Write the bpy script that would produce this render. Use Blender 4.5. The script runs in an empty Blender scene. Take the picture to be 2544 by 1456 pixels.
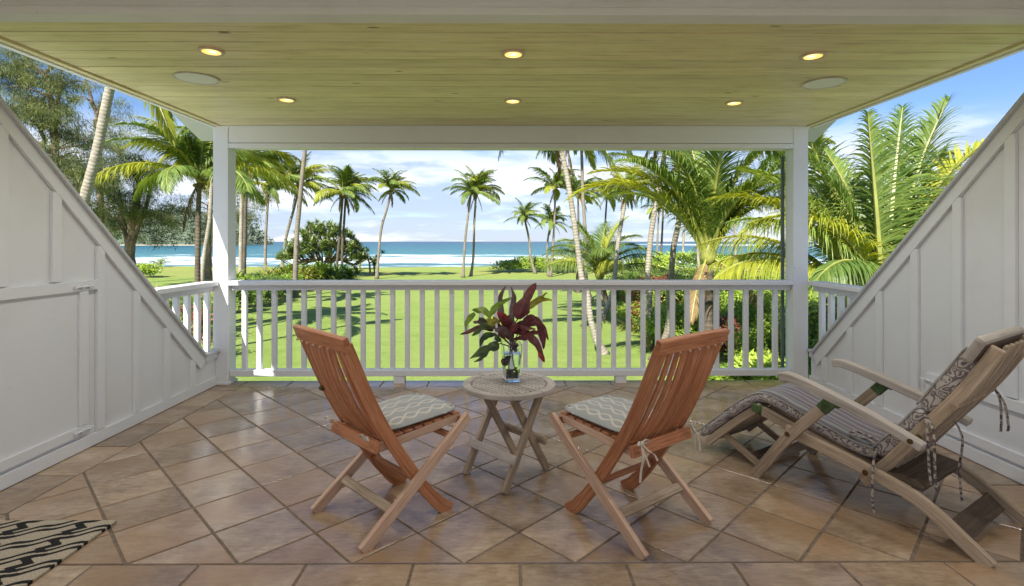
import bpy, bmesh, math, random
import numpy as np
from mathutils import Vector, Matrix, noise as mnoise
random.seed(7); np.random.seed(7)
R = math.radians
C = bpy.context.scene.collection
sc = bpy.context.scene

# ------------------------------------------------------------------ camera, sky, sun, exposure
YAW = 0.006
CAMZ = 1.3
F = 1310.0            # focal length in photograph pixels (photograph 2544 wide)
cam_d = bpy.data.cameras.new('camera'); cam = bpy.data.objects.new('camera', cam_d); C.objects.link(cam)
cam.location = (0, 0, CAMZ); cam.rotation_euler = (R(90), 0, -YAW)
cam_d.sensor_width = 36.0; cam_d.lens = 36.0*F/2544.0
cam_d.shift_x = 0.0; cam_d.shift_y = -128/2544.0
cam_d.clip_start = 0.05; cam_d.clip_end = 60000
sc.camera = cam

SUN_EL, SUN_AZ = R(42), R(19.5)      # light travels +Y and a little +X
Ldir = Vector((math.cos(SUN_EL)*math.sin(SUN_AZ), math.cos(SUN_EL)*math.cos(SUN_AZ), -math.sin(SUN_EL)))
w = bpy.data.worlds.new('World'); sc.world = w; w.use_nodes = True
nt = w.node_tree; nt.nodes.clear()
def N(nt, typ, **kw):
    n = nt.nodes.new(typ)
    for k, v in kw.items():
        if k == 'inp':
            for i, val in v.items(): n.inputs[i].default_value = val
        else: setattr(n, k, v)
    return n
def math_node(nt, op, a, b=None, clamp=False):
    n = nt.nodes.new('ShaderNodeMath'); n.operation = op; n.use_clamp = clamp
    for i, x in enumerate((a, b)):
        if x is None: continue
        if isinstance(x, (int, float)): n.inputs[i].default_value = x
        else: nt.links.new(x, n.inputs[i])
    return n.outputs[0]
def mix_col(nt, fac, a, b, blend='MIX'):
    n = nt.nodes.new('ShaderNodeMix'); n.data_type = 'RGBA'; n.blend_type = blend
    for sock, x in ((n.inputs[0], fac), (n.inputs[6], a), (n.inputs[7], b)):
        if isinstance(x, (int, float)): sock.default_value = x
        elif isinstance(x, tuple): sock.default_value = (*x, 1) if len(x) == 3 else x
        else: nt.links.new(x, sock)
    return n.outputs[2]
def maprange(nt, v, a, b, c=0.0, d=1.0, smooth=True):
    n = nt.nodes.new('ShaderNodeMapRange'); n.interpolation_type = 'SMOOTHSTEP' if smooth else 'LINEAR'
    nt.links.new(v, n.inputs[0])
    for i, x in enumerate((a, b, c, d)): n.inputs[i+1].default_value = x
    return n.outputs[0]
sky = N(nt, 'ShaderNodeTexSky', sky_type='NISHITA', sun_disc=False, sun_elevation=SUN_EL,
        sun_rotation=R(180)+SUN_AZ, altitude=0, air_density=1.0, dust_density=0.15, ozone_density=1.8)
tc = N(nt, 'ShaderNodeTexCoord')
sep = N(nt, 'ShaderNodeSeparateXYZ'); nt.links.new(tc.outputs['Generated'], sep.inputs[0])
zc = math_node(nt, 'ADD', math_node(nt, 'MAXIMUM', sep.outputs[2], 0.0), 0.07)
cx = math_node(nt, 'DIVIDE', sep.outputs[0], zc); cy = math_node(nt, 'DIVIDE', sep.outputs[1], zc)
comb = N(nt, 'ShaderNodeCombineXYZ'); nt.links.new(cx, comb.inputs[0]); nt.links.new(cy, comb.inputs[1])
n1 = N(nt, 'ShaderNodeTexNoise', inp={'Scale': 0.55, 'Detail': 9.0, 'Roughness': 0.55, 'Distortion': 0.2}); nt.links.new(comb.outputs[0], n1.inputs['Vector'])
mp = N(nt, 'ShaderNodeMapping', inp={'Scale': (2.2, 2.2, 9.0), 'Location': (3.1, 0.4, 0.13)}); nt.links.new(tc.outputs['Generated'], mp.inputs[0])
n2 = N(nt, 'ShaderNodeTexNoise', inp={'Scale': 2.2, 'Detail': 8.0, 'Roughness': 0.52}); nt.links.new(mp.outputs[0], n2.inputs['Vector'])
lowf = maprange(nt, sep.outputs[2], 0.13, 0.21, 1.0, 0.0)
layer = math_node(nt, 'MULTIPLY', maprange(nt, n1.outputs[0], 0.22, 0.50), 0.86)
puff = maprange(nt, n2.outputs[0], 0.44, 0.56)
cover = math_node(nt, 'MULTIPLY', math_node(nt, 'MAXIMUM', layer, puff), lowf, clamp=True)
cover = math_node(nt, 'MULTIPLY', cover, 0.9)
cshade = mix_col(nt, puff, (4.4, 5.1, 6.6), (8.0, 8.2, 8.8))
skyc = mix_col(nt, cover, mix_col(nt, 1.0, sky.outputs[0], (0.80, 0.94, 1.20), 'MULTIPLY'), cshade)
bg = N(nt, 'ShaderNodeBackground', inp={'Strength': 0.062}); nt.links.new(skyc, bg.inputs[0])
wo = N(nt, 'ShaderNodeOutputWorld'); nt.links.new(bg.outputs[0], wo.inputs[0])
sun_d = bpy.data.lights.new('sun', 'SUN'); sun_d.energy = 4.6; sun_d.angle = R(0.53); sun_d.color = (1.0, 0.95, 0.86)
sun = bpy.data.objects.new('sun', sun_d); C.objects.link(sun); sun.rotation_euler = Ldir.to_track_quat('-Z', 'Y').to_euler()
sun.location = (-20, -50, 60)
LAMP_W = 10.0
sc.view_settings.view_transform = 'Standard'; sc.view_settings.look = 'None'
sc.view_settings.exposure = 1.2; sc.view_settings.gamma = 1.0; sc.view_settings.use_curve_mapping = False
sc.render.engine = 'CYCLES'
cy_ = sc.cycles
cy_.use_denoising = True; cy_.max_bounces = 9; cy_.diffuse_bounces = 5; cy_.glossy_bounces = 4
cy_.transmission_bounces = 8; cy_.transparent_max_bounces = 12; cy_.sample_clamp_indirect = 6
cy_.caustics_reflective = False; cy_.caustics_refractive = False

# ------------------------------------------------------------------ projection helpers (photograph pixels -> place)
cs, sn = math.cos(YAW), math.sin(YAW)
def at(px, py, Y):
    dx, dy = sn*F + cs*(px-1272), cs*F - sn*(px-1272)
    t = Y/dy
    return Vector((dx*t, Y, CAMZ + (600-py)*t))
def on_plane(px, py, z=0.0):
    t = (CAMZ - z)/(py-600)
    return Vector(((sn*F + cs*(px-1272))*t, (cs*F - sn*(px-1272))*t, z))
def cw(x, y, z=0.0):                 # camera-aligned ground frame -> world
    return Vector((cs*x + sn*y, -sn*x + cs*y, z))

# ------------------------------------------------------------------ mesh builder
class MB:
    def __init__(s): s.v = []; s.f = []; s.uv = []; s.m = []
    def face(s, idx, uv, m=0): s.f.append(tuple(idx)); s.uv.append(uv); s.m.append(m)
    def box(s, x0, x1, y0, y1, z0, z1, m=0):
        b = len(s.v)
        s.v += [(x0,y0,z0),(x1,y0,z0),(x1,y1,z0),(x0,y1,z0),(x0,y0,z1),(x1,y0,z1),(x1,y1,z1),(x0,y1,z1)]
        dx, dy, dz = x1-x0, y1-y0, z1-z0
        ax = max(range(3), key=lambda i: (dx,dy,dz)[i])
        for q in ((0,3,2,1),(4,5,6,7),(0,1,5,4),(2,3,7,6),(1,2,6,5),(3,0,4,7)):
            uv = []
            for i in q:
                p = s.v[b+i]; o = [p[k] for k in range(3) if k != ax]
                uv.append((p[ax], o[0]+o[1]))
            s.face([b+i for i in q], uv, m)
        return s
    def sweep(s, pts, lat, wid, thk, m=0, up=None):
        # rectangular section along pts: thk along lat, wid across (in the plane of the path)
        pts = [Vector(p) for p in pts]; lat = Vector(lat).normalized(); n = len(pts); b = len(s.v); L = 0
        ls = []
        for i, p in enumerate(pts):
            t = (pts[min(i+1, n-1)] - pts[max(i-1, 0)]).normalized()
            nn = t.cross(lat).normalized()
            wd = wid[i] if isinstance(wid, (list, tuple)) else wid
            if i: L += (p - pts[i-1]).length
            ls.append(L)
            for a, c in ((-1,-1),(1,-1),(1,1),(-1,1)):
                s.v.append(tuple(p + lat*(a*thk/2) + nn*(c*wd/2)))
        for i in range(n-1):
            for k in range(4):
                k2 = (k+1) % 4
                c0 = k*0.07; c1 = c0 + (thk if k % 2 == 0 else (wid[0] if isinstance(wid, (list, tuple)) else wid))
                s.face((b+i*4+k, b+i*4+k2, b+(i+1)*4+k2, b+(i+1)*4+k), [(ls[i],c0),(ls[i],c1),(ls[i+1],c1),(ls[i+1],c0)], m)
        s.face((b+3, b+2, b+1, b), [(0,0),(0.02,0),(0.02,0.02),(0,0.02)], m)
        e = b+(n-1)*4
        s.face((e, e+1, e+2, e+3), [(0,0),(0.02,0),(0.02,0.02),(0,0.02)], m)
        return s
    def tube(s, pts, rad, n=8, m=0, cap=True):
        pts = [Vector(p) for p in pts]; k = len(pts); b = len(s.v); L = 0; ref = Vector((0.31, 0.95, 0.05)).normalized(); ls = []
        for i, p in enumerate(pts):
            t = (pts[min(i+1, k-1)] - pts[max(i-1, 0)])
            t = t.normalized() if t.length > 1e-9 else Vector((0,0,1))
            if abs(t.dot(ref)) > 0.96: ref = Vector((0.9, -0.2, 0.3)).normalized()
            a = t.cross(ref).normalized(); c = t.cross(a)
            r = rad[i] if isinstance(rad, (list, tuple, np.ndarray)) else rad
            if i: L += (p-pts[i-1]).length
            ls.append(L)
            for j in range(n):
                an = 2*math.pi*j/n
                s.v.append(tuple(p + a*(r*math.cos(an)) + c*(r*math.sin(an))))
        for i in range(k-1):
            for j in range(n):
                j2 = (j+1) % n
                s.face((b+i*n+j, b+(i+1)*n+j, b+(i+1)*n+j2, b+i*n+j2), [(ls[i], j/n*0.3), (ls[i+1], j/n*0.3), (ls[i+1], (j+1)/n*0.3), (ls[i], (j+1)/n*0.3)], m)
        if cap:
            s.face([b+j for j in range(n)], [(0,0)]*n, m)
            e = b+(k-1)*n; s.face([e+n-1-j for j in range(n)], [(0,0)]*n, m)
        return s
    def prism(s, poly, z0, z1, bev=0.0, m=0):
        k = len(poly); b = len(s.v)
        cxm = sum(p[0] for p in poly)/k; cym = sum(p[1] for p in poly)/k
        for z, ins in ((z0, 0), (z1-bev, 0), (z1, bev)):
            for p in poly:
                d = math.hypot(p[0]-cxm, p[1]-cym) + 1e-9; q = 1 - 1.4*ins/d
                s.v.append((cxm+(p[0]-cxm)*q, cym+(p[1]-cym)*q, z))
        for r_ in range(2):
            for j in range(k):
                j2 = (j+1) % k
                q = (b+r_*k+j, b+r_*k+j2, b+(r_+1)*k+j2, b+(r_+1)*k+j)
                s.face(q, [(s.v[i][0], s.v[i][1]) for i in q], m)
        q = [b+2*k+j for j in range(k)]; s.face(q, [(s.v[i][0], s.v[i][1]) for i in q], m)
        q = [b+k-1-j for j in range(k)]; s.face(q, [(s.v[i][0], s.v[i][1]) for i in q], m)
        return s
    def disc(s, c, r0, r1, z0, z1, n=32, m=0):   # annulus solid
        b = len(s.v)
        for z in (z0, z1):
            for r in (r0, r1):
                for j in range(n):
                    a = 2*math.pi*j/n; s.v.append((c[0]+r*math.cos(a), c[1]+r*math.sin(a), z))
        A, B, Cc, D = b, b+n, b+2*n, b+3*n
        for j in range(n):
            j2 = (j+1) % n
            for q in ((A+j,A+j2,B+j2,B+j),(Cc+j,D+j,D+j2,Cc+j2),(B+j,B+j2,D+j2,D+j),(A+j2,A+j,Cc+j,Cc+j2)):
                s.face(q, [(s.v[i][0], s.v[i][1]) for i in q], m)
        return s
    def build(s, name, mats, parent=None, smooth=False, bevel=0.0, loc=None):
        me = bpy.data.meshes.new(name); me.from_pydata(s.v, [], s.f)
        if not isinstance(mats, (list, tuple)): mats = [mats]
        for mm in mats: me.materials.append(mm)
        uvl = me.uv_layers.new(name='UVMap')
        flat = [c for fuv in s.uv for p in fuv for c in p]
        uvl.data.foreach_set('uv', flat)
        if len(mats) > 1: me.polygons.foreach_set('material_index', s.m)
        if smooth: me.polygons.foreach_set('use_smooth', [True]*len(me.polygons))
        me.update()
        o = bpy.data.objects.new(name, me); C.objects.link(o)
        if parent: o.parent = parent
        if loc is not None: o.location = loc
        if bevel:
            b = o.modifiers.new('bevel', 'BEVEL'); b.width = bevel; b.segments = 2; b.limit_method = 'ANGLE'; b.angle_limit = R(35)
        return o
def np_mesh(name, V, Fq, mats, parent=None, midx=None, smooth=False):
    me = bpy.data.meshes.new(name)
    V = np.asarray(V, dtype=np.float32); Fq = np.asarray(Fq, dtype=np.int32); k = Fq.shape[1]
    me.vertices.add(len(V)); me.vertices.foreach_set('co', V.ravel())
    me.loops.add(Fq.size); me.loops.foreach_set('vertex_index', Fq.ravel())
    me.polygons.add(len(Fq)); me.polygons.foreach_set('loop_start', np.arange(0, Fq.size, k, dtype=np.int32))
    try: me.polygons.foreach_set('loop_total', np.full(len(Fq), k, dtype=np.int32))
    except Exception: pass
    if not isinstance(mats, (list, tuple)): mats = [mats]
    for mm in mats: me.materials.append(mm)
    if midx is not None: me.polygons.foreach_set('material_index', np.asarray(midx, dtype=np.int32))
    if smooth: me.polygons.foreach_set('use_smooth', [True]*len(Fq))
    me.update(calc_edges=True); me.validate()
    o = bpy.data.objects.new(name, me); C.objects.link(o)
    if parent: o.parent = parent
    return o
def empty(name, label, cat, loc=(0,0,0), rz=0.0, group=None):
    o = bpy.data.objects.new(name, None); C.objects.link(o); o.location = loc; o.rotation_euler = (0,0,rz)
    o.empty_display_size = 0.2
    o['label'] = label; o['category'] = cat
    if group: o['group'] = group
    return o
def tag(o, label, cat, group=None, kind=None):
    if label: o['label'] = label
    if cat: o['category'] = cat
    if group: o['group'] = group
    if kind: o['kind'] = kind
    return o
def share(src, name, parent, loc=(0,0,0), rot=(0,0,0), scl=(1,1,1)):
    o = src.copy(); C.objects.link(o); o.name = name; o.parent = parent
    o.location = loc; o.rotation_euler = rot; o.scale = scl
    return o

# ------------------------------------------------------------------ materials
def newmat(name):
    m = bpy.data.materials.new(name); m.use_nodes = True; nt = m.node_tree
    return m, nt, nt.nodes['Principled BSDF']
def ramp(nt, fac, stops):
    n = nt.nodes.new('ShaderNodeValToRGB'); nt.links.new(fac, n.inputs[0])
    el = n.color_ramp.elements
    while len(el) < len(stops): el.new(0.5)
    for e, (p, c) in zip(el, stops): e.position = p; e.color = (*c, 1)
    return n.outputs[0]
def noise(nt, vec, scale, detail=5, rough=0.55, dist=0.0):
    n = N(nt, 'ShaderNodeTexNoise', inp={'Scale': scale, 'Detail': detail, 'Roughness': rough, 'Distortion': dist})
    if vec is not None: nt.links.new(vec, n.inputs['Vector'])
    return n.outputs[0]
def mapping(nt, vec, scale=(1,1,1), loc=(0,0,0)):
    n = N(nt, 'ShaderNodeMapping', inp={'Scale': scale, 'Location': loc}); nt.links.new(vec, n.inputs[0]); return n.outputs[0]
def offset_by_random(nt, vec, k=37.0):
    oi = N(nt, 'ShaderNodeObjectInfo'); mul = math_node(nt, 'MULTIPLY', oi.outputs['Random'], k)
    a = N(nt, 'ShaderNodeVectorMath', operation='ADD'); nt.links.new(vec, a.inputs[0]); nt.links.new(mul, a.inputs[1])
    return a.outputs[0], oi.outputs['Random']
def bump(nt, b, h, strength=0.3, dist=0.01):
    n = N(nt, 'ShaderNodeBump', inp={'Strength': strength, 'Distance': dist}); nt.links.new(h, n.inputs['Height']); nt.links.new(n.outputs[0], b.inputs['Normal'])
def wood(name, dark, mid, light, rough=0.6, su=1.6, sv=34.0, bstr=0.25, knots=False, rvar=0.25, spec=0.3):
    m, nt, b = newmat(name)
    tc = N(nt, 'ShaderNodeTexCoord'); v, rnd = offset_by_random(nt, tc.outputs['UV'])
    g = noise(nt, mapping(nt, v, (su, sv, 1)), 3.0, 8, 0.65, 0.6)
    big = noise(nt, mapping(nt, v, (2.0, 5.0, 1)), 1.6, 4)
    col = ramp(nt, math_node(nt, 'ADD', math_node(nt, 'MULTIPLY', g, 0.7), math_node(nt, 'MULTIPLY', big, 0.3)), [(0.30, dark), (0.5, mid), (0.68, light)])
    if knots:
        vo = N(nt, 'ShaderNodeTexVoronoi', inp={'Scale': 2.1, 'Randomness': 1.0}); nt.links.new(mapping(nt, v, (1.0, 3.4, 1)), vo.inputs['Vector'])
        col = mix_col(nt, maprange(nt, vo.outputs[0], 0.04, 0.09, 0.9, 0.0), col, tuple(c*0.35 for c in dark))
    br = math_node(nt, 'ADD', math_node(nt, 'MULTIPLY', rnd, rvar), 1-rvar/2)
    hsv = N(nt, 'ShaderNodeHueSaturation'); nt.links.new(col, hsv.inputs['Color']); nt.links.new(br, hsv.inputs['Value'])
    nt.links.new(hsv.outputs[0], b.inputs['Base Color'])
    b.inputs['Roughness'].default_value = rough; b.inputs['Specular IOR Level'].default_value = spec
    bump(nt, b, g, bstr, 0.004)
    return m
def paint(name, c, dirt=(0.5, 0.48, 0.44), rough=0.45, amt=0.15, scale=3.0, grain=0.12, su=60.0):
    m, nt, b = newmat(name)
    tc = N(nt, 'ShaderNodeTexCoord')
    big = noise(nt, tc.outputs['Object'], scale, 6, 0.6)
    sp = noise(nt, tc.outputs['Object'], 42.0, 3, 0.5)
    f = math_node(nt, 'MULTIPLY', maprange(nt, big, 0.48, 0.72), amt)
    col = mix_col(nt, f, c, dirt)
    col = mix_col(nt, maprange(nt, sp, 0.735, 0.76, 0.0, 0.5), col, tuple(x*0.45 for x in dirt))
    nt.links.new(col, b.inputs['Base Color'])
    nt.links.new(maprange(nt, big, 0.3, 0.7, rough-0.08, rough+0.12), b.inputs['Roughness'])
    g = noise(nt, mapping(nt, tc.outputs['UV'], (2.0, su, 1)), 3.0, 5, 0.7)
    bump(nt, b, g, grain, 0.003)
    return m
def leafmat(name, dark, light, trans=0.35, rough=0.45, scale=1.2, yellow=None, spec=0.35):
    m, nt, b = newmat(name)
    geo = N(nt, 'ShaderNodeNewGeometry'); oi = N(nt, 'ShaderNodeObjectInfo')
    n1_ = noise(nt, geo.outputs['Position'], scale, 3)
    ri = geo.outputs['Random Per Island']
    f = math_node(nt, 'ADD', math_node(nt, 'MULTIPLY', n1_, 0.5), math_node(nt, 'MULTIPLY', ri, 0.5))
    f = math_node(nt, 'ADD', f, math_node(nt, 'MULTIPLY', math_node(nt, 'SUBTRACT', oi.outputs['Random'], 0.5), 0.35))
    col = ramp(nt, f, [(0.25, dark), (0.75, light)])
    if yellow: col = mix_col(nt, maprange(nt, ri, 0.86, 0.98), col, yellow)
    nt.links.new(col, b.inputs['Base Color'])
    b.inputs['Roughness'].default_value = rough; b.inputs['Specular IOR Level'].default_value = spec
    t = N(nt, 'ShaderNodeBsdfTranslucent'); nt.links.new(mix_col(nt, 1.0, col, (1.5, 1.35, 0.5), 'MULTIPLY'), t.inputs[0])
    ms = N(nt, 'ShaderNodeMixShader', inp={0: trans}); nt.links.new(b.outputs[0], ms.inputs[1]); nt.links.new(t.outputs[0], ms.inputs[2])
    nt.links.new(ms.outputs[0], nt.nodes['Material Output'].inputs[0])
    return m
def plain(name, c, rough=0.6, metal=0.0, nscale=8.0, var=0.2, bstr=0.1):
    m, nt, b = newmat(name); tc = N(nt, 'ShaderNodeTexCoord')
    n_ = noise(nt, tc.outputs['Object'], nscale, 5)
    nt.links.new(mix_col(nt, maprange(nt, n_, 0.3, 0.7), tuple(x*(1-var) for x in c), tuple(min(1, x*(1+var)) for x in c)), b.inputs['Base Color'])
    b.inputs['Roughness'].default_value = rough; b.inputs['Metallic'].default_value = metal
    bump(nt, b, n_, bstr, 0.003)
    return m
WHITE = paint('white_paint', (0.71, 0.725, 0.745), amt=0.12)
WALLP = paint('wall_paint', (0.70, 0.715, 0.735), amt=0.22, scale=1.4, grain=0.22, su=40.0)
CAPP = paint('cap_paint', (0.50, 0.52, 0.54), amt=0.2)
BEAMP = paint('beam_paint', (0.70, 0.715, 0.745), amt=0.25, grain=0.7, su=40.0)
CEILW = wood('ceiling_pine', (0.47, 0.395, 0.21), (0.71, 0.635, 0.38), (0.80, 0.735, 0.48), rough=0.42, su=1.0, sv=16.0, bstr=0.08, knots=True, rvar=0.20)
TEAK = wood('oiled_teak', (0.20, 0.070, 0.032), (0.46, 0.190, 0.092), (0.62, 0.325, 0.18), rough=0.5)
TEAKL = wood('sun_bleached_teak', (0.34, 0.20, 0.13), (0.58, 0.39, 0.28), (0.70, 0.52, 0.40), rough=0.6)
WEATH = wood('weathered_teak', (0.17, 0.125, 0.085), (0.37, 0.285, 0.20), (0.52, 0.42, 0.32), rough=0.7)
WEATHT = wood('silvered_teak', (0.29, 0.255, 0.22), (0.45, 0.405, 0.36), (0.56, 0.515, 0.46), rough=0.7)
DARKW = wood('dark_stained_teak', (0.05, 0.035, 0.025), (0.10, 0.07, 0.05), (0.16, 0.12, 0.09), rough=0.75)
GREENB = plain('green_patina_brass', (0.06, 0.10, 0.035), 0.6, 0.3, 30, 0.4)
BOLT = plain('dull_brass', (0.12, 0.08, 0.03), 0.5, 0.7, 30, 0.3)
DARKM = plain('dark_track', (0.10, 0.14, 0.12), 0.5)
TAPE = plain('pale_cotton_tie', (0.55, 0.50, 0.42), 0.9)

def tile_material():
    m, nt, b = newmat('glazed_floor_tile')
    tc = N(nt, 'ShaderNodeTexCoord'); v, rnd = offset_by_random(nt, tc.outputs['UV'], 11.0)
    a = noise(nt, v, 5.0, 8, 0.65, 0.3); f = noise(nt, v, 60.0, 6, 0.7); cl = noise(nt, v, 1.7, 3)
    st = noise(nt, mapping(nt, v, (7, 30, 1)), 2.0, 6, 0.7)
    k = math_node(nt, 'ADD', math_node(nt, 'MULTIPLY', a, 0.6), math_node(nt, 'MULTIPLY', st, 0.4))
    col = ramp(nt, k, [(0.30, (0.165, 0.113, 0.074)), (0.47, (0.325, 0.238, 0.160)), (0.62, (0.47, 0.365, 0.265))])
    col = mix_col(nt, maprange(nt, cl, 0.42, 0.66, 0.0, 0.7), col, (0.33, 0.205, 0.110))
    col = mix_col(nt, maprange(nt, f, 0.36, 0.24, 0.0, 0.5), col, (0.10, 0.07, 0.05))
    hsv = N(nt, 'ShaderNodeHueSaturation'); nt.links.new(col, hsv.inputs['Color'])
    nt.links.new(math_node(nt, 'ADD', math_node(nt, 'MULTIPLY', rnd, 0.40), 0.80), hsv.inputs['Value'])
    nt.links.new(hsv.outputs[0], b.inputs['Base Color'])
    nt.links.new(maprange(nt, a, 0.3, 0.7, 0.11, 0.25), b.inputs['Roughness'])
    b.inputs['Specular IOR Level'].default_value = 0.65
    h = math_node(nt, 'ADD', math_node(nt, 'MULTIPLY', f, 0.35), st)
    bump(nt, b, h, 0.22, 0.003)
    return m
TILE = tile_material()
GROUT = plain('grey_brown_grout', (0.17, 0.13, 0.10), 0.85, 0, 30, 0.25)
# ------------------------------------------------------------------ house: sizes
XL, XR = -2.66, 2.76            # inner faces of the side walls
YF, YE = 4.80, 4.94             # near face of the posts, outer edge of the deck
ZC = 2.355                      # ceiling
YB = -2.2                       # back of the covered lanai, behind the camera

# floor: grout slab with every tile as a child
floor = MB().box(XL-0.06, XR+0.06, YB, YE, -0.20, -0.004).build('floor', GROUT)
floor['kind'] = 'structure'
def clip(poly, x0, x1, y0, y1):
    for ax, lim, sg in ((0, x0, 1), (0, x1, -1), (1, y0, 1), (1, y1, -1)):
        out = []
        for i in range(len(poly)):
            p, q = poly[i], poly[(i+1) % len(poly)]
            dp, dq = sg*(p[ax]-lim), sg*(q[ax]-lim)
            if dp >= 0: out.append(p)
            if (dp >= 0) != (dq >= 0):
                t = dp/(dp-dq); out.append((p[0]+(q[0]-p[0])*t, p[1]+(q[1]-p[1])*t))
        poly = out
        if len(poly) < 3: return []
    # drop near-duplicate points
    o = []
    for p in poly:
        if not o or math.hypot(p[0]-o[-1][0], p[1]-o[-1][1]) > 0.004: o.append(p)
    return o if len(o) >= 3 else []
def area(p): return abs(sum(p[i][0]*p[(i+1)%len(p)][1]-p[(i+1)%len(p)][0]*p[i][1] for i in range(len(p)))/2)
rt = random.Random(3)
def add_tile(poly):
    if len(poly) < 3 or area(poly) < 0.0006: return
    cx_ = sum(p[0] for p in poly)/len(poly); cy_2 = sum(p[1] for p in poly)/len(poly)
    loc = [(p[0]-cx_, p[1]-cy_2) for p in poly]
    o = MB().prism(loc, -0.006, 0.0 + rt.uniform(-0.0008, 0.0008), 0.0025).build('tile', TILE, floor, loc=(cx_, cy_2, 0))
FX0, FX1, FY0, FY1 = -2.40, 2.47, 2.132, 4.725
G = 0.0055                       # half a joint
D2 = 0.2268                      # half the diagonal of a tile
cx0, cy0 = 0.045, FY0            # a corner of the diagonal field
for i in range(-14, 15):
    for j in range(-1, 14):
        if (i + j) % 2: continue
        ccx, ccy = cx0 + i*D2, cy0 + j*D2
        r = D2 - G*1.414
        add_tile(clip([(ccx-r, ccy), (ccx, ccy-r), (ccx+r, ccy), (ccx, ccy+r)], FX0+G, FX1-G, FY0+G, FY1-G))
def tile_row_x(x0, x1, y0, y1, off, pitch):
    k = math.floor((x0-off)/pitch)
    x = off + k*pitch
    while x < x1:
        a, b_ = max(x, x0)+G, min(x+pitch, x1)-G
        if b_-a > 0.03: add_tile([(a, y0+G), (b_, y0+G), (b_, y1-G), (a, y1-G)])
        x += pitch
def tile_row_y(x0, x1, y0, y1, off, pitch):
    y = off + math.floor((y0-off)/pitch)*pitch
    while y < y1:
        a, b_ = max(y, y0)+G, min(y+pitch, y1)-G
        if b_-a > 0.03: add_tile([(x0+G, a), (x1-G, a), (x1-G, b_), (x0+G, b_)])
        y += pitch
tile_row_x(XL, XR, FY1, YE, 0.10, 0.42)
tile_row_y(XL, FX0, FY0, FY1, 2.946, 0.415)
tile_row_y(FX1, XR, FY0, FY1, 2.80, 0.415)
tile_row_x(XL, XR, FY0-0.43, FY0, 0.045, 0.4295)
for k in range(2, 7): tile_row_x(XL, XR, FY0-0.43*k, FY0-0.43*(k-1), 0.045 + 0.21*(k % 2), 0.4295)
edge = MB().box(XL-0.08, XR+0.08, YE+0.002, YE+0.03, -0.45, -0.012).build('floor_edge_trim', WHITE, floor)

# ceiling: backing with a board per plank
ceil = MB().box(XL-0.02, XR+0.02, YB, YF+0.02, ZC+0.022, ZC+0.12).build('ceiling', plain('dark_gap', (0.03, 0.022, 0.012), 0.9))
ceil['kind'] = 'structure'
y = 2.668; rb = random.Random(5)
ys = [2.668 + 0.1335*k for k in range(-2, 16)]
for k, y0 in enumerate(ys):
    y1 = y0 + 0.1335 if k < len(ys)-1 else YF
    if y1 - y0 < 0.02: continue
    g0 = 0.006 if k == 2 else 0.0040
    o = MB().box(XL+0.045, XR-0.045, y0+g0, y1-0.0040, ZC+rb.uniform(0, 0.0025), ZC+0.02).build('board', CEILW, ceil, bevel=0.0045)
y = 2.401
while y > YB:
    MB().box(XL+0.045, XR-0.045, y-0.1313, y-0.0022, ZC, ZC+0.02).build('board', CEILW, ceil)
    y -= 0.1335
for s, x in ((-1, XL), (1, XR)):
    a, b_ = sorted((x - s*0.0, x - s*0.043))
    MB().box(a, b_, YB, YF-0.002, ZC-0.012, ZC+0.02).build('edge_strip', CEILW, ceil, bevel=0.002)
    a, b_ = sorted((x + s*0.002, x + s*0.036))
    MB().box(a, b_, YB, YF-0.002, ZC-0.020, ZC+0.02).build('edge_trim', WHITE, ceil, bevel=0.002)

# roof above, projecting past the walls; the front eave slopes down
roof = empty('roof', 'grey shingled roof projecting over the lanai with painted soffit', 'roof', (0, 0, 2.5))
SH = plain('roof_shingle', (0.16, 0.15, 0.14), 0.9, 0, 6, 0.3)
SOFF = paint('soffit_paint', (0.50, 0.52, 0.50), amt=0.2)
MB().box(-3.06, 3.06, YB-1.2, 4.60, 0.04, 0.12).build('roof_deck', SH, roof)
for s in (-1, 1):
    a, b_ = sorted((s*2.72+(0.0), s*2.80))
    MB().box(a, b_, YB, 4.90, -0.125, 0.038).build('fascia', WHITE, roof)
mb = MB()
mb.sweep([(0, 4.605, 0.06), (0, 5.27, -0.185)], (1, 0, 0), 0.035, 6.12)
mb.build('soffit', SOFF, roof)
mb = MB(); mb.sweep([(0, 4.62, 0.085), (0, 5.30, -0.165)], (1, 0, 0), 0.02, 6.16)
mb.build('shingle_course', SH, roof)
# house body below and behind; back opening added to let daylight in
house = empty('house', 'white painted timber house that the lanai is built into', 'house', (0, YB, 0))
for xa, xb in ((XL-0.06, XL+0.12), (XR-0.12, XR+0.06)): MB().box(xa, xb, -0.14, 0.0, 0.0, 2.49).build('wall', WALLP, house)
MB().box(XL+0.12, XR-0.12, -0.14, 0.0, 2.30, 2.49).build('back_opening_header', WALLP, house)
ter = MB().box(-9, 9, -11.0, YB-0.001, -0.20, -0.02).build('bounce_terrace', plain('pale_concrete', (0.52, 0.50, 0.46), 0.85, 0, 2, 0.12)); ter['kind'] = 'structure'  # unseen pale terrace added to bounce sunlight into the lanai
MB().box(-5.5, 5.5, -1.0, YE-0.02-YB, -2.95, -0.21).build('lower_storey_wall', WALLP, house)

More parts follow.
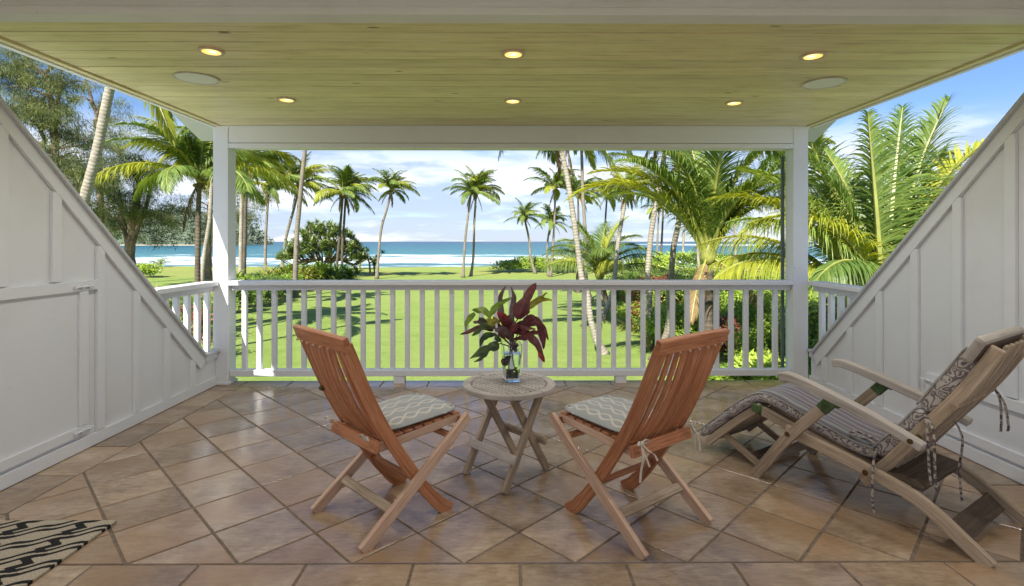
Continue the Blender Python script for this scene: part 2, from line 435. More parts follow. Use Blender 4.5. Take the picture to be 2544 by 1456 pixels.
# beams
hb = empty('header_beam', 'white beam across the far opening between the two corner posts', 'beam', (0, YF, 2.155))
MB().box(-2.55+0.002, 2.60, 0.006, 0.13, 0.042, ZC-2.155-0.002).build('face_board', WHITE, hb, bevel=0.003)
MB().box(-2.548, 2.596, 0.0, 0.138, -0.004, 0.038).build('lower_trim', WHITE, hb, bevel=0.003)
MB().box(-2.548, 2.596, -0.004, 0.003, ZC-2.155-0.022, ZC-2.155-0.003).build('top_bead', WHITE, hb)
nb = empty('near_beam', 'rough painted beam across the ceiling closest to the viewer', 'beam', (0, 2.29, 2.28))
MB().box(XL, XR, 0.0, 0.078, 0.036, ZC+0.018-2.28).build('face_board', BEAMP, nb, bevel=0.003)
MB().box(XL, XR, -0.012, 0.082, 0.0, 0.033).build('lower_trim', WHITE, nb, bevel=0.004)

# corner posts
def post(xa, xb, label, s):
    o = empty('corner_post', label, 'post', ((xa+xb)/2, YF+0.07, 0), 0, 'posts at the far corners of the lanai')
    hw = (xb-xa)/2
    MB().box(-hw, hw, -0.07, 0.07, 0, ZC).build('shaft', WHITE, o, bevel=0.004)
    MB().box(-hw-0.004, hw+0.004, -0.075, 0.074, ZC-0.028, ZC-0.006).build('capital_bead', WHITE, o)
    MB().box(-hw-0.014, hw+0.014, -0.082, 0.08, 0.001, 0.022).build('base_block', WHITE, o, bevel=0.003)
    return o
post(-2.685, -2.548, 'white square corner post on the left, lower half lit by the sun', -1)
pr = post(2.598, 2.735, 'white square corner post on the right, fully in shade', 1)
MB().box(-0.095, -0.071, 0.082, 0.106, 0.10, 2.10).build('screen_track', DARKM, pr)

# side walls
def side_wall(X, s, Ys, slope, name, label, px_hatch):
    # s = +1 : wall on the right, its face looks to -X ; s = -1 : on the left
    o = empty(name, label, 'wall', (X, 0, 0))
    o['kind'] = 'structure'
    ztop = lambda y: (0.306 + slope*(Ys-y)) if y < Ys else 0.306
    Yc = Ys - (ZC-0.306)/slope      # where the slope meets the ceiling
    def slab(poly, x0, x1, nm, mat, bev=0.0, par=o):   # poly in (y,z), extruded in x (local)
        mb = MB(); k = len(poly)
        for x_ in (x0, x1):
            for (y_, z_) in poly: mb.v.append((x_, y_, z_))
        for j in range(k):
            j2 = (j+1) % k; q = (j, j2, k+j2, k+j); mb.face(q, [(mb.v[i][2], mb.v[i][1]) for i in q])
        q = list(range(k)); mb.face(q[::-1], [(mb.v[i][1], mb.v[i][2]) for i in q[::-1]])
        q = [k+i for i in range(k)]; mb.face(q, [(mb.v[i][1], mb.v[i][2]) for i in q])
        return mb.build(nm, mat, par, bevel=bev)
    def xr(a, b_): return tuple(sorted((s*a, s*b_)))   # distances measured outward from the face
    x0, x1 = xr(0.0, 0.10)
    sheet = slab([(YB, 0), (YF-0.003, 0), (YF-0.003, 0.28), (Ys-0.02, 0.28), (Yc, ZC-0.03), (YB, ZC-0.03)], x0, x1, 'panel', WALLP)
    b0, b1 = xr(-0.020, -0.0005)
    # hatch in the lower part
    hz = 1.06 if s < 0 else 0.445
    hy = 3.331 if s < 0 else 3.45
    # battens
    base_y = 3.435 if s < 0 else 3.555
    pitch = 0.333 if s < 0 else 0.342
    k = -8
    while True:
        yb = base_y + k*pitch; k += 1
        if yb > YF-0.05: break
        if yb < YB: continue
        zt = min(ztop(yb+0.032), ztop(yb-0.032)) - 0.105
        if yb > Ys-0.10: zt = 0.306-0.06
        z0 = 0.083
        if yb < hy: z0 = hz + 0.002
        if zt - z0 < 0.04: continue
        if yb < Yc+0.1: zt = ZC-0.03
        slab([(yb-0.032, z0), (yb+0.032, z0), (yb+0.032, zt), (yb-0.032, zt)], b0, b1, 'batten', WHITE, 0.002)
    slab([(YB, 0.004), (YF-0.004, 0.004), (YF-0.004, 0.080), (YB, 0.080)], *xr(-0.021, -0.0005), 'baseboard', WHITE, 0.002)
    # rake board under the cap
    t = 0.103
    slab([(Yc, ZC-0.035), (Yc, ZC-0.035-t*1.05), (Ys-0.045, 0.298-t*0.92), (Ys+0.02, 0.298-t*0.35), (Ys+0.005, 0.298)], *xr(-0.0225, -0.0006), 'rake_board', WHITE, 0.002)
    slab([(Ys+0.025, 0.298), (Ys+0.03, 0.250), (YF-0.004, 0.250), (YF-0.004, 0.298)], *xr(-0.0215, -0.0006), 'sill_apron', WHITE, 0.002)
    # caps
    slab([(Yc-0.03, ZC-0.01), (Yc-0.03, ZC-0.035), (Ys, 0.300), (Ys+0.008, 0.322)], *xr(-0.045, 0.125), 'slope_cap', CAPP, 0.003)
    slab([(Ys+0.0095, 0.300), (Ys+0.0095, 0.322), (YF-0.004, 0.322), (YF-0.004, 0.300)], *xr(-0.045, 0.125), 'sill_cap', CAPP, 0.003)
    # hatch door
    h = MB(); hd = slab([(1.9, 0.10), (hy-0.002, 0.10), (hy-0.002, hz-0.004), (1.9, hz-0.004)], *xr(-0.006, -0.0007), 'hatch_door', WALLP)
    for (ya, yb_, za, zb, nm) in ((hy-0.068, hy-0.002, 0.16, hz-0.070, 'stile'), (1.9, hy-0.002, hz-0.068, hz-0.004, 'rail'), (1.9, hy-0.002, 0.10, 0.158, 'rail')):
        slab([(ya, za), (yb_, za), (yb_, zb), (ya, zb)], *xr(-0.022, -0.0065), nm, WHITE, 0.002, hd)
    if s < 0: slab([(hy, hz-0.068), (hy+0.075, hz-0.068), (hy+0.075, hz-0.004), (hy, hz-0.004)], *xr(-0.0215, -0.0006), 'keeper', WHITE, 0.002, hd)
    # latches: bolt on two brackets
    for lz in ((hz-0.040, 0.13) if s < 0 else (hz-0.05,)):
        lt = MB(); xa = s*-0.030
        lt.tube([(xa, hy-0.12, lz), (xa, hy+0.03, lz)], 0.006, 8)
        for yy in (-0.11, -0.06, 0.0): lt.box(min(xa, s*-0.0225)-0.004, max(xa, s*-0.0225)+0.004, hy+yy-0.006, hy+yy+0.006, lz-0.012, lz+0.012)
        lt.build('latch', WHITE, hd)
    return o
side_wall(XL, -1, 4.585, 0.957, 'wall_left', 'white board and batten wall on the left, sloping down to a low sill', None)
side_wall(XR, 1, 4.715, 0.930, 'wall_right', 'white board and batten wall on the right behind the lounger', None)

# railings
def railing(label, cat='railing'): return label
fr = empty('front_railing', 'long white balustrade between the two corner posts', 'railing', (0, YF+0.07, 0))
MB().box(-2.546, 2.596, -0.075, 0.075, 0.900, 0.942).build('top_rail', WHITE, fr, bevel=0.006)
MB().box(-2.546, 2.596, -0.022, 0.022, 0.852, 0.899).build('sub_rail', WHITE, fr, bevel=0.003)
MB().box(-2.546, 2.596, -0.045, 0.045, 0.067, 0.122).build('bottom_rail', WHITE, fr, bevel=0.004)
bal = MB().box(-0.0205, 0.0205, -0.0205, 0.0205, 0.121, 0.853).build('baluster', WHITE, fr, bevel=0.002, loc=(-2.43, 0, 0))
for k in range(1, 37): share(bal, 'baluster', fr, (-2.43 + 0.13595*k, 0, 0))
for x in (-1.005, 1.03): MB().box(x-0.05, x+0.05, -0.04, 0.04, -0.001, 0.067).build('foot_block', WHITE, fr, bevel=0.003)
def side_rail(X, s, Ys, slope, label, y0, n, pitch):
    o = empty('side_railing', label, 'railing', (X, YF, 0), 0, 'short railings over the sloping side walls')
    ya = Ys - (0.90-0.322)/slope
    MB().box(-0.065, 0.065, ya-YF-0.02, -0.003, 0.900, 0.940).build('top_rail', WHITE, o, bevel=0.005)
    MB().box(-0.020, 0.020, ya-YF+0.03, -0.003, 0.850, 0.899).build('sub_rail', WHITE, o, bevel=0.003)
    for k in range(n):
        yb = y0 + k*pitch; z0 = (0.306+slope*(Ys-yb)) if yb < Ys else 0.318
        z0 = max(z0, 0.318)
        MB().box(-0.0205, 0.0205, yb-YF-0.0205, yb-YF+0.0205, z0-0.01, 0.851).build('baluster', WHITE, o, bevel=0.002)
side_rail(XL-0.035, -1, 4.585, 0.957, 'short white railing on the left, its balusters striped with sun', 4.145, 5, 0.145)
side_rail(XR+0.035, 1, 4.715, 0.930, 'short white railing on the right above the lounger side', 4.29, 4, 0.132)

# recessed lights and speakers
TRIM = plain('cream_trim_ring', (0.55, 0.52, 0.45), 0.5)
def emitter():
    m, nt, b = newmat('lamp_reflector_lit')
    tc = N(nt, 'ShaderNodeTexCoord'); g = N(nt, 'ShaderNodeVectorMath', operation='LENGTH')
    nt.links.new(mapping(nt, tc.outputs['Object'], (1, 1, 0), (0, -0.012, 0)), g.inputs[0])
    r_ = ramp(nt, maprange(nt, g.outputs['Value'], 0.0, 0.055), [(0.0, (1.0, 0.83, 0.45)), (0.45, (1.0, 0.62, 0.18)), (1.0, (0.75, 0.30, 0.04))])
    nt.links.new(r_, b.inputs['Emission Color']); b.inputs['Emission Strength'].default_value = 1.0
    b.inputs['Base Color'].default_value = (0.6, 0.4, 0.15, 1)
    return m
EMIT = emitter()
lights = [(on, l) for on, l in (((525,128),'left lamp of the near row'),((1275,133),'middle lamp of the near row'),((2020,136),'right lamp of the near row'),
          ((712,248),'left lamp of the far row'),((1274,250),'middle lamp of the far row'),((1824,254),'right lamp of the far row'))]
def down_light(p, label, radius=0.066, watts=LAMP_W):
    o = empty('recessed_light', label, 'ceiling light', p, 0, 'recessed lights in the lanai ceiling')
    MB().disc((0,0), radius*0.73, radius, -0.009, -0.0008, 36).build('trim_ring', TRIM, o, bevel=0.002)
    mb = MB(); n = 28
    for r_, z in ((radius*0.73, -0.008), (radius*0.62, -0.004), (radius*0.35, -0.0015)):
        for j in range(n): a = 2*math.pi*j/n; mb.v.append((r_*math.cos(a), r_*math.sin(a), z))
    for i in range(2):
        for j in range(n):
            j2 = (j+1) % n; mb.face((i*n+j, i*n+j2, (i+1)*n+j2, (i+1)*n+j), [(0,0)]*4)
    mb.face([2*n+j for j in range(n)], [(0,0)]*n)
    mb.build('reflector', EMIT, o, smooth=True)
    ld = bpy.data.lights.new('bulb_light', 'SPOT'); ld.energy = watts; ld.spot_size = R(165); ld.spot_blend = 0.9
    ld.color = (1.0, 0.96, 0.92); ld.shadow_soft_size = 0.05
    l = bpy.data.objects.new('bulb_light', ld); C.objects.link(l); l.parent = o; l.location = (0, 0, -0.03)
    return o
for (px, py), lab in lights:
    Yp = (ZC-CAMZ)*F/(600-py); v = at(px, py, Yp)
    v = at(px, py, (ZC-CAMZ)*F/(600-py)); v.z = ZC
    down_light(v, 'lit recessed ceiling light, ' + lab)
for x in (-1.68, 1.70):
    for y_, q in ((1.75, 'near'), (0.55, 'farther')): down_light((x, y_, ZC), 'added recessed fill light behind the viewer, %s one on the %s' % (q, 'left' if x < 0 else 'right'), watts=LAMP_W*1.5)  # unseen lamps added to brighten the near part of the lanai
GRILLE = plain('speaker_grille', (0.74, 0.75, 0.72), 0.6, 0, 150, 0.1, 0.4)
for (px, py), lab in (((489,195),'round white ceiling speaker between the left ceiling lights'), ((2047,204),'round white ceiling speaker near the right edge of the ceiling')):
    v = at(px, py, (ZC-CAMZ)*F/(600-py)); v.z = ZC
    o = empty('ceiling_speaker', lab, 'speaker', v, 0, 'speakers set into the lanai ceiling')
    MB().disc((0,0), 0.118, 0.132, -0.008, -0.0008, 48).build('bezel', TRIM, o)
    MB().prism([(0.1185*math.cos(2*math.pi*j/48), 0.1185*math.sin(2*math.pi*j/48)) for j in range(48)][::-1], -0.006, -0.001).build('grille', GRILLE, o)
# ------------------------------------------------------------------ furniture
def catmull(P, n=6):
    P = [Vector(p) for p in P]; out = []
    for i in range(len(P)-1):
        a, b_, c, d = P[max(i-1,0)], P[i], P[i+1], P[min(i+2,len(P)-1)]
        for k in range(n):
            t = k/n
            out.append(0.5*((2*b_) + (c-a)*t + (2*a-5*b_+4*c-d)*t*t + (3*b_-a-3*c+d)*t**3))
    out.append(P[-1]); return out
rotU = lambda fx, fy: math.atan2(fy, fx) - YAW
PROF = [(0.240,-0.003),(0.20,0.025),(0.171,0.050),(0.101,0.130),(0.035,0.222),(-0.0715,0.383),(-0.139,0.496),(-0.212,0.643),(-0.2745,0.789),(-0.308,0.868)]
def prof_u(z):
    for (u0,z0),(u1,z1) in zip(PROF, PROF[1:]):
        if z0 <= z <= z1: return u0+(u1-u0)*(z-z0)/(z1-z0)
    return PROF[-1][0]
def folding_chair(loc, fx, fy, label, plate):
    o = empty('folding_chair', label, 'folding chair', loc, rotU(fx, fy), 'teak folding chairs by the round table')
    for v in (-0.200, 0.200):
        pts = catmull([(u, v, z) for u, z in PROF], 3)
        mb = MB().sweep(pts, (0,1,0), [0.062]*8+[0.055]*(len(pts)-8), 0.024); mb.build('back_rail', TEAK, o, bevel=0.004)
    for v in (-0.229, 0.229):
        MB().sweep([(-0.250, v, 0.002), (-0.232, v, 0.014), (0.05, v, 0.225), (0.33, v, 0.438)], (0,1,0), [0.052, 0.052, 0.050, 0.046], 0.026).build('leg', TEAKL, o, bevel=0.004)
    # top rail, slightly bowed, over the slats
    tp = [(-0.322-0.030*(1-(v/0.24)**2), v, 0.876+0.012*(1-(v/0.24)**2)) for v in (-0.243,-0.16,-0.08,0,0.08,0.16,0.243)]
    mb = MB(); mb.sweep(tp, Vector((0.92,0,0.32)), 0.066, 0.026); mb.build('top_rail', TEAK, o, bevel=0.005)
    n = 9
    for k in range(n):
        v = -0.155 + 0.31*k/(n-1); bow = 0.040*(1-(v/0.2)**2)
        zs = [0.395, 0.50, 0.60, 0.70, 0.79, 0.852]
        pts = [(prof_u(z)-0.006-bow*math.sin(math.pi*min(1, max(0.0, (z-0.36)/0.62)))-0.004, v*(1.0 if z > 0.6 else 0.93+0.07*(z-0.395)/0.205), z) for z in zs]
        MB().sweep(catmull(pts, 3), (0,1,0), 0.011, 0.0285).build('slat', TEAK, o, bevel=0.002)
    # seat frame and slats
    for v in (-0.172, 0.172):
        MB().sweep([(-0.15, v, 0.390), (0.10, v, 0.408), (0.318, v, 0.424)], (0,1,0), 0.040, 0.022).build('seat_rail', TEAKL, o, bevel=0.003)
    for k in range(8):
        u = -0.10 + k*0.056
        MB().box(u-0.022, u+0.022, -0.183, 0.183, 0.424+0.05*u, 0.436+0.05*u).build('seat_slat', TEAK, o, bevel=0.002)
    MB().box(0.300, 0.322, -0.215, 0.215, 0.395, 0.430).build('front_rail', TEAK, o, bevel=0.003)
    MB().sweep([(-0.158, -0.205, 0.402), (-0.158, 0.205, 0.402)], (0.25,0,0.97), 0.024, 0.050).build('rear_rail', TEAK, o, bevel=0.004)
    MB().box(0.215, 0.245, -0.216, 0.216, 0.350, 0.372).build('cross_rail', TEAK, o, bevel=0.003)
    MB().sweep([(-0.098, -0.216, 0.117), (-0.098, 0.216, 0.117)], (0.79,0,0.61), 0.020, 0.042).build('stretcher', WEATH, o, bevel=0.003)
    MB().tube([(0.050, -0.19, 0.197), (0.050, 0.19, 0.197)], 0.014, 10).build('brace', TEAK, o, smooth=True)
    if plate:
        v = 0.187; MB().tube([(prof_u(0.60)-0.032, v-0.003, 0.60), (prof_u(0.60)-0.034, v+0.014, 0.60)], 0.013, 12).build('brass_plate', BOLT, o)
    for k in range(6):      # screw plugs under the top rail
        v = -0.15+0.06*k; MB().tube([(-0.345-0.02*(1-(v/0.24)**2), v, 0.857), (-0.350-0.024*(1-(v/0.24)**2), v, 0.855)], 0.005, 8).build('plug', TEAKL, o)
    return o
def cushion_material():
    m, nt, b = newmat('pale_blue_ogee_fabric')
    tc = N(nt, 'ShaderNodeTexCoord'); sp = N(nt, 'ShaderNodeSeparateXYZ'); nt.links.new(tc.outputs['Object'], sp.inputs[0])
    x = sp.outputs[0]; y_ = sp.outputs[1]
    def band(ph):
        s_ = math_node(nt, 'SINE', math_node(nt, 'ADD', math_node(nt, 'MULTIPLY', x, 2*math.pi/0.155), ph))
        yy = math_node(nt, 'ADD', math_node(nt, 'DIVIDE', y_, 0.088), math_node(nt, 'MULTIPLY', s_, 0.25))
        fr_ = math_node(nt, 'FRACT', yy); d = math_node(nt, 'ABSOLUTE', math_node(nt, 'SUBTRACT', fr_, 0.5))
        return maprange(nt, d, 0.06, 0.085, 1.0, 0.0)
    k = math_node(nt, 'MAXIMUM', band(0.0), band(math.pi))
    wv = noise(nt, mapping(nt, tc.outputs['Object'], (400, 400, 400)), 1.0, 2)
    col = mix_col(nt, k, (0.34, 0.36, 0.355), (0.60, 0.57, 0.50))
    col = mix_col(nt, maprange(nt, wv, 0.3, 0.7, 0.0, 0.25), col, (0.20, 0.20, 0.19))
    nt.links.new(col, b.inputs['Base Color']); b.inputs['Roughness'].default_value = 0.9
    b.inputs['Sheen Weight'].default_value = 0.2
    bump(nt, b, wv, 0.3, 0.002)
    return m
CUSH = cushion_material()
def seat_cushion(loc, fx, fy, label):
    o = empty('seat_cushion', label, 'cushion', loc, rotU(fx, fy), 'patterned pads on the folding chairs')
    nU, nV = 26, 26; V = []; Fc = []
    hu, hv = 0.212, 0.195
    for side in (1, -1):
        for i in range(nU):
            for j in range(nV):
                a = -1+2*i/(nU-1); c = -1+2*j/(nV-1)
                tap = 1.0 - 0.10*(1-(a+1)/2)
                rr = (abs(a)**6+abs(c)**6)**(1/6); q = 1.0/max(1e-6, 1.0) if rr <= 1 else 1/rr
                x = a*hu*q; y_ = c*hv*q*tap
                e = max(0.0, 1-(abs(a)**3.2+abs(c)**3.2)**(1/3.2))
                h = 0.021*(min(1, e*3.0))**0.5 + 0.006*e + 0.0025*math.sin(9*a+4*c)*e
                z = side*h*(1.1 if side > 0 else 0.7) + 0.05*x
                V.append((x, y_, z))
        off = 0 if side == 1 else nU*nV
        for i in range(nU-1):
            for j in range(nV-1):
                q = (off+i*nV+j, off+(i+1)*nV+j, off+(i+1)*nV+j+1, off+i*nV+j+1)
                Fc.append(q if side == 1 else q[::-1])
    pad = np_mesh('pad', V, Fc, CUSH, o, smooth=True); pad.location = (0, 0, 0)
    # piping round the rim
    rim = []
    for k in range(61):
        a = 2*math.pi*k/60; ca, sa = math.cos(a), math.sin(a); q = 1/(abs(ca)**6+abs(sa)**6)**(1/6)
        x = ca*q*hu; y_ = sa*q*hv*(1.0-0.10*(1-(ca*q+1)/2)); rim.append((x*1.005, y_*1.005, 0.05*x+0.001))
    MB().tube(rim, 0.0045, 6, cap=False).build('piping', CUSH, o, smooth=True)
    return o
def tie(o, knot, ends, name='tie', mat=None, wd=0.007, loops=True):
    mb = MB(); k = Vector(knot)
    mb.tube([k+Vector((0,-0.008,0)), k, k+Vector((0,0.008,0))], 0.009, 8)
    if loops:
        for s in (-1, 1):
            mb.sweep(catmull([k, k+Vector((-0.01, s*0.022, 0.016)), k+Vector((-0.012, s*0.036, 0.004)), k+Vector((0, s*0.018, -0.004)), k], 4), (1,0,0), 0.003, wd)
    for e in ends:
        mb.sweep(catmull([k] + [k+Vector(p) for p in e], 4), (0,1,0.2), 0.0022, wd*1.5)
    return mb.build(name, mat or TAPE, o)
CL = cw(-0.613, 2.543); CR = cw(0.577, 2.492)
ch1 = folding_chair(CL, 0.707, 0.707, 'reddish teak folding chair left of the round table, turned to the right', True)
ch2 = folding_chair(CR, -0.600, 0.800, 'reddish teak folding chair right of the round table, turned to the left', False)
def place_on(c, fx, fy, u, v, z):
    l = (-fy, fx); n_ = math.hypot(fx, fy); p = cw(fx/n_*u + l[0]/n_*v, fy/n_*u + l[1]/n_*v)
    return c + Vector((p.x, p.y, z))
k1 = seat_cushion(place_on(CL, 0.707, 0.707, 0.098, 0, 0.462), 0.707, 0.707, 'pale blue grey patterned seat pad on the left folding chair')
k2 = seat_cushion(place_on(CR, -0.6, 0.8, 0.098, 0, 0.462), -0.6, 0.8, 'pale blue grey patterned seat pad on the right folding chair')
tie(k1, (-0.292, -0.165, -0.018), [], wd=0.009); tie(k1, (-0.292, 0.165, -0.018), [], wd=0.009)
tie(k2, (-0.292, 0.185, -0.015), [[(-0.02,0.01,-0.05),(-0.015,0.02,-0.11),(-0.02,0.03,-0.15)],[(-0.03,-0.02,-0.03),(-0.03,-0.05,-0.05),(-0.03,-0.07,-0.08)],[(-0.02,-0.01,-0.06),(-0.02,-0.03,-0.10)]], wd=0.008)
tie(k2, (-0.292, -0.165, -0.010), [[(-0.02,0.0,-0.05),(-0.015,-0.01,-0.11)],[(-0.03,-0.01,-0.04),(-0.03,-0.03,-0.12)],[(0.0,-0.04,0.0),(0.0,-0.07,0.0)]], wd=0.008)

# round table -------------------------------------------------------
TC = cw(-0.018, 2.99)
wv_ = Vector((0.697, -0.717, 0)); rzT = math.atan2(wv_.y, wv_.x) - YAW       # local x = w, local y = n
tb = empty('side_table', 'small round folding teak table with latticed top between the chairs', 'table', TC, rzT)
RT = 0.262
def rim_half(s):
    mb = MB(); n = 30; b = 0; g = 0.0018
    pts = []
    for k in range(n+1):
        a = math.pi*k/n
        pts.append((math.cos(a), math.sin(a)))
    for z in (0.474, 0.500):
        for r in (RT-0.046, RT):
            for (c, d) in pts: mb.v.append((c*r, s*(d*r) + (s*g if d*r < g else 0), z))
    A, B, Cc, D = 0, n+1, 2*(n+1), 3*(n+1)
    for j in range(n):
        for q in ((A+j,B+j,B+j+1,A+j+1),(Cc+j,Cc+j+1,D+j+1,D+j),(B+j,D+j,D+j+1,B+j+1),(A+j+1,Cc+j+1,Cc+j,A+j)):
            qq = q if s < 0 else q[::-1]
            mb.face(qq, [(math.atan2(abs(mb.v[i][1]), mb.v[i][0])*RT, math.hypot(mb.v[i][0], mb.v[i][1])) for i in qq])
    for e in (0, n):
        q = (A+e, B+e, D+e, Cc+e); mb.face(q, [(0,0),(0.04,0),(0.04,0.02),(0,0.02)])
    return mb
SPL = 0.034
for s in (-1, 1):
    o = rim_half(s).build('rim', WEATHT, tb, bevel=0.004); 
for s in (-1, 1):      # straight edge rails along the split
    ya, yb_ = sorted((s*0.0022, s*0.030)); hx = math.sqrt((RT-0.047)**2 - 0.03**2)
    MB().box(-hx, hx, ya, yb_, 0.476, 0.4995).build('split_rail', WEATHT, tb, bevel=0.002)
ri = RT-0.047; pit = 0.0262
for k in range(-8, 9):
    x = k*pit
    if abs(x) > ri-0.012: continue
    h = math.sqrt(ri*ri - (abs(x)+0.009)**2)
    if h > 0.045:
        for s in (-1, 1):
            ya, yb_ = sorted((s*0.031, s*h))
            MB().box(x-0.0088, x+0.0088, ya, yb_, 0.478, 0.4975).build('slat', WEATHT, tb)
for k in range(-8, 9):
    y_ = k*pit
    if abs(y_) < 0.04 or abs(y_) > ri-0.012: continue
    h = math.sqrt(ri*ri - (abs(y_)+0.009)**2)
    MB().box(-h, h, y_-0.0088, y_+0.0088, 0.4765, 0.4985).build('slat', WEATHT, tb)
def leg_t(x, y0, s, nm='leg'):
    L = 0.30
    MB().sweep([(x, y0, 0.001), (x, y0+s*0.262*1.04, 0.462)], (1,0,0), 0.040, 0.024).build(nm, WEATH, tb, bevel=0.003)
# positions in the local frame, relative to the centre
invT = Matrix.Rotation(-rzT, 4, 'Z')
def loc_T(x, y_): p = invT @ (cw(x, y_) - TC); return p.x, p.y
A_, B_, C_ = loc_T(-0.26, 2.943), loc_T(-0.04, 2.716), loc_T(0.202, 3.006)
leg_t(A_[0], A_[1], 1); leg_t(B_[0], B_[1], 1)
D_ = (A_[0]-0.028, C_[1]); leg_t(C_[0]-0.004, C_[1], -1); leg_t(D_[0]+0.056, D_[1], -1)
MB().sweep([(A_[0]-0.035, A_[1]+0.085-0.026, 0.158), (B_[0]+0.022, B_[1]+0.085-0.026, 0.158)], (0,0.87,-0.5), 0.048, 0.018).build('stretcher', WEATHT, tb, bevel=0.003)
MB().sweep([(D_[0]+0.02, C_[1]-0.085, 0.20), (C_[0]+0.06, C_[1]-0.085, 0.20)], (0,0.87,0.5), 0.042, 0.02).build('stretcher', WEATH, tb, bevel=0.003)
MB().box(-0.19, 0.19, 0.085, 0.105, 0.452, 0.4745).build('cleat', WEATH, tb, bevel=0.002)
MB().box(-0.19, 0.19, -0.105, -0.085, 0.452, 0.4745).build('cleat', WEATH, tb, bevel=0.002)

# steamer lounger ----------------------------------------------------
LO = cw(1.596, 3.075); rzL = rotU(-0.55, 0.835)
lg = empty('steamer_lounger', 'weathered teak steamer lounger with slatted back and armrests by the right wall', 'lounge chair', LO, rzL)
LZ = -1      # local v: +y is left of forward = toward the viewer's left; far side is -y
N_ = 0.28
def both(f):
    for s in (1, -1): f(s)
def rails(s):
    MB().sweep([(0.035, s*0.235, 0.365), (-0.25, s*0.235, 0.292), (-0.56, s*0.235, 0.212), (-0.70, s*0.235, 0.180)], (0,1,0), 0.052, 0.026).build('seat_rail', WEATH, lg, bevel=0.004)
    MB().sweep(catmull([(-0.15, s*0.263, 0.302), (-0.45, s*0.263, 0.245), (-0.69, s*0.263, 0.185), (-0.80, s*0.263, 0.132), (-0.89, s*0.263, 0.066), (-0.985, s*0.263, -0.004)], 4), (0,1,0), 0.058, 0.028).build('leg', WEATH, lg, bevel=0.005)
    MB().sweep(catmull([(0.01, s*0.292, 0.002), (-0.045, s*0.292, 0.085), (-0.17, s*0.292, 0.262), (-0.30, s*0.292, 0.415), (-0.385, s*0.292, 0.508)], 4), (0,1,0), 0.054, 0.026).build('leg', WEATH, lg, bevel=0.005)
    MB().sweep(catmull([(-0.13, s*0.283, 0.580), (-0.20, s*0.283, 0.586), (-0.42, s*0.283, 0.528), (-0.62, s*0.283, 0.465), (-0.765, s*0.283, 0.408)], 4), (0,1,0), [0.030]+[0.044]*11+[0.036]*5, 0.056).build('armrest', WEATHT, lg, bevel=0.007)
    MB().sweep(catmull([(-0.495, s*0.207, 0.140), (-0.60, s*0.207, 0.265), (-0.735, s*0.207, 0.460), (-0.88, s*0.207, 0.665), (-0.993, s*0.207, 0.868)], 4), (0,1,0), 0.052, 0.026).build('back_rail', WEATH, lg, bevel=0.005)
    MB().sweep([(0.03, s*0.205, 0.362), (0.16, s*0.205, 0.258), (0.29, s*0.205, 0.138), (0.375, s*0.205, 0.055)], (0,1,0), 0.044, 0.024).build('footrest_rail', WEATH, lg, bevel=0.004)
    MB().sweep([(0.295, s*0.178, 0.135), (0.02, s*0.178, 0.006)], (0,1,0), 0.036, 0.022).build('footrest_leg', WEATH, lg, bevel=0.003)
    MB().tube([(-0.178, s*0.235, 0.292), (-0.178, s*0.309, 0.292)], 0.013, 12).build('bolt', BOLT, lg)
    MB().tube([(-0.725, s*0.20, 0.428), (-0.725, s*0.3135, 0.428)], 0.012, 12).build('bolt', BOLT, lg)
    MB().tube([(-0.535, s*0.20, 0.215), (-0.535, s*0.280, 0.215)], 0.013, 12).build('bolt', BOLT, lg)
    mb = MB(); mb.sweep([(0.060, s*0.236, 0.364), (-0.005, s*0.236, 0.356)], (0,1,0), [0.045, 0.062], 0.032); mb.build('hinge_plate', GREENB, lg, bevel=0.010)
    mb = MB(); mb.sweep([(-0.345, s*0.292, 0.462), (-0.402, s*0.292, 0.528)], (0,1,0), 0.058, 0.031); mb.sweep([(-0.385,s*0.292,0.505),(-0.43,s*0.292,0.495)], (0,1,0), 0.012, 0.03); mb.build('arm_bracket', GREENB, lg, bevel=0.004)
both(rails)
for k in range(5):      # back slats
    v = -0.135+0.0675*k
    MB().sweep(catmull([(-0.60, v, 0.225), (-0.735, v, 0.420), (-0.885, v, 0.640), (-1.002, v, 0.872)], 5), (0,1,0), 0.014, 0.036).build('back_slat', WEATH, lg, bevel=0.003)
hp = [(-0.945+0.022*(v/0.26)**2, v, 0.852+0.014*(1-(v/0.27)**2)) for v in (-0.262,-0.19,-0.1,0,0.1,0.19,0.262)]
mb = MB(); mb.sweep(hp, Vector((0.86, 0, 0.51)), 0.128, 0.040); mb.build('headrest_board', WEATHT, lg, bevel=0.016)
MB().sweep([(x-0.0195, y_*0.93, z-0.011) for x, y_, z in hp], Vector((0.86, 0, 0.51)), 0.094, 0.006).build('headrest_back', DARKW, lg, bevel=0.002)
MB().tube([(-0.855, -0.235, 0.600), (-0.855, 0.235, 0.600)], 0.012, 10).build('back_rod', WEATH, lg)
MB().tube([(-0.545, -0.225, 0.172), (-0.545, 0.225, 0.172)], 0.014, 10).build('back_rod', WEATH, lg)
for k in range(7):      # seat slats run along
    v = -0.18+0.06*k
    MB().sweep(catmull([(-0.01, v, 0.355), (-0.20, v, 0.300), (-0.42, v, 0.236), (-0.66, v, 0.196)], 3), (0,1,0), 0.014, 0.034).build('seat_slat', WEATH, lg)
for k in range(5):
    v = -0.14+0.07*k
    MB().sweep(catmull([(0.03, v, 0.350), (0.13, v, 0.255), (0.25, v, 0.165), (0.385, v, 0.055)], 4), (0,1,0), 0.014, 0.034).build('footrest_slat', WEATH, lg, bevel=0.003)
MB().sweep([(-0.675, -0.235, 0.215), (-0.675, 0.235, 0.215)], (0.9,0,0.12), 0.024, 0.145).build('rear_board', DARKW, lg, bevel=0.004)
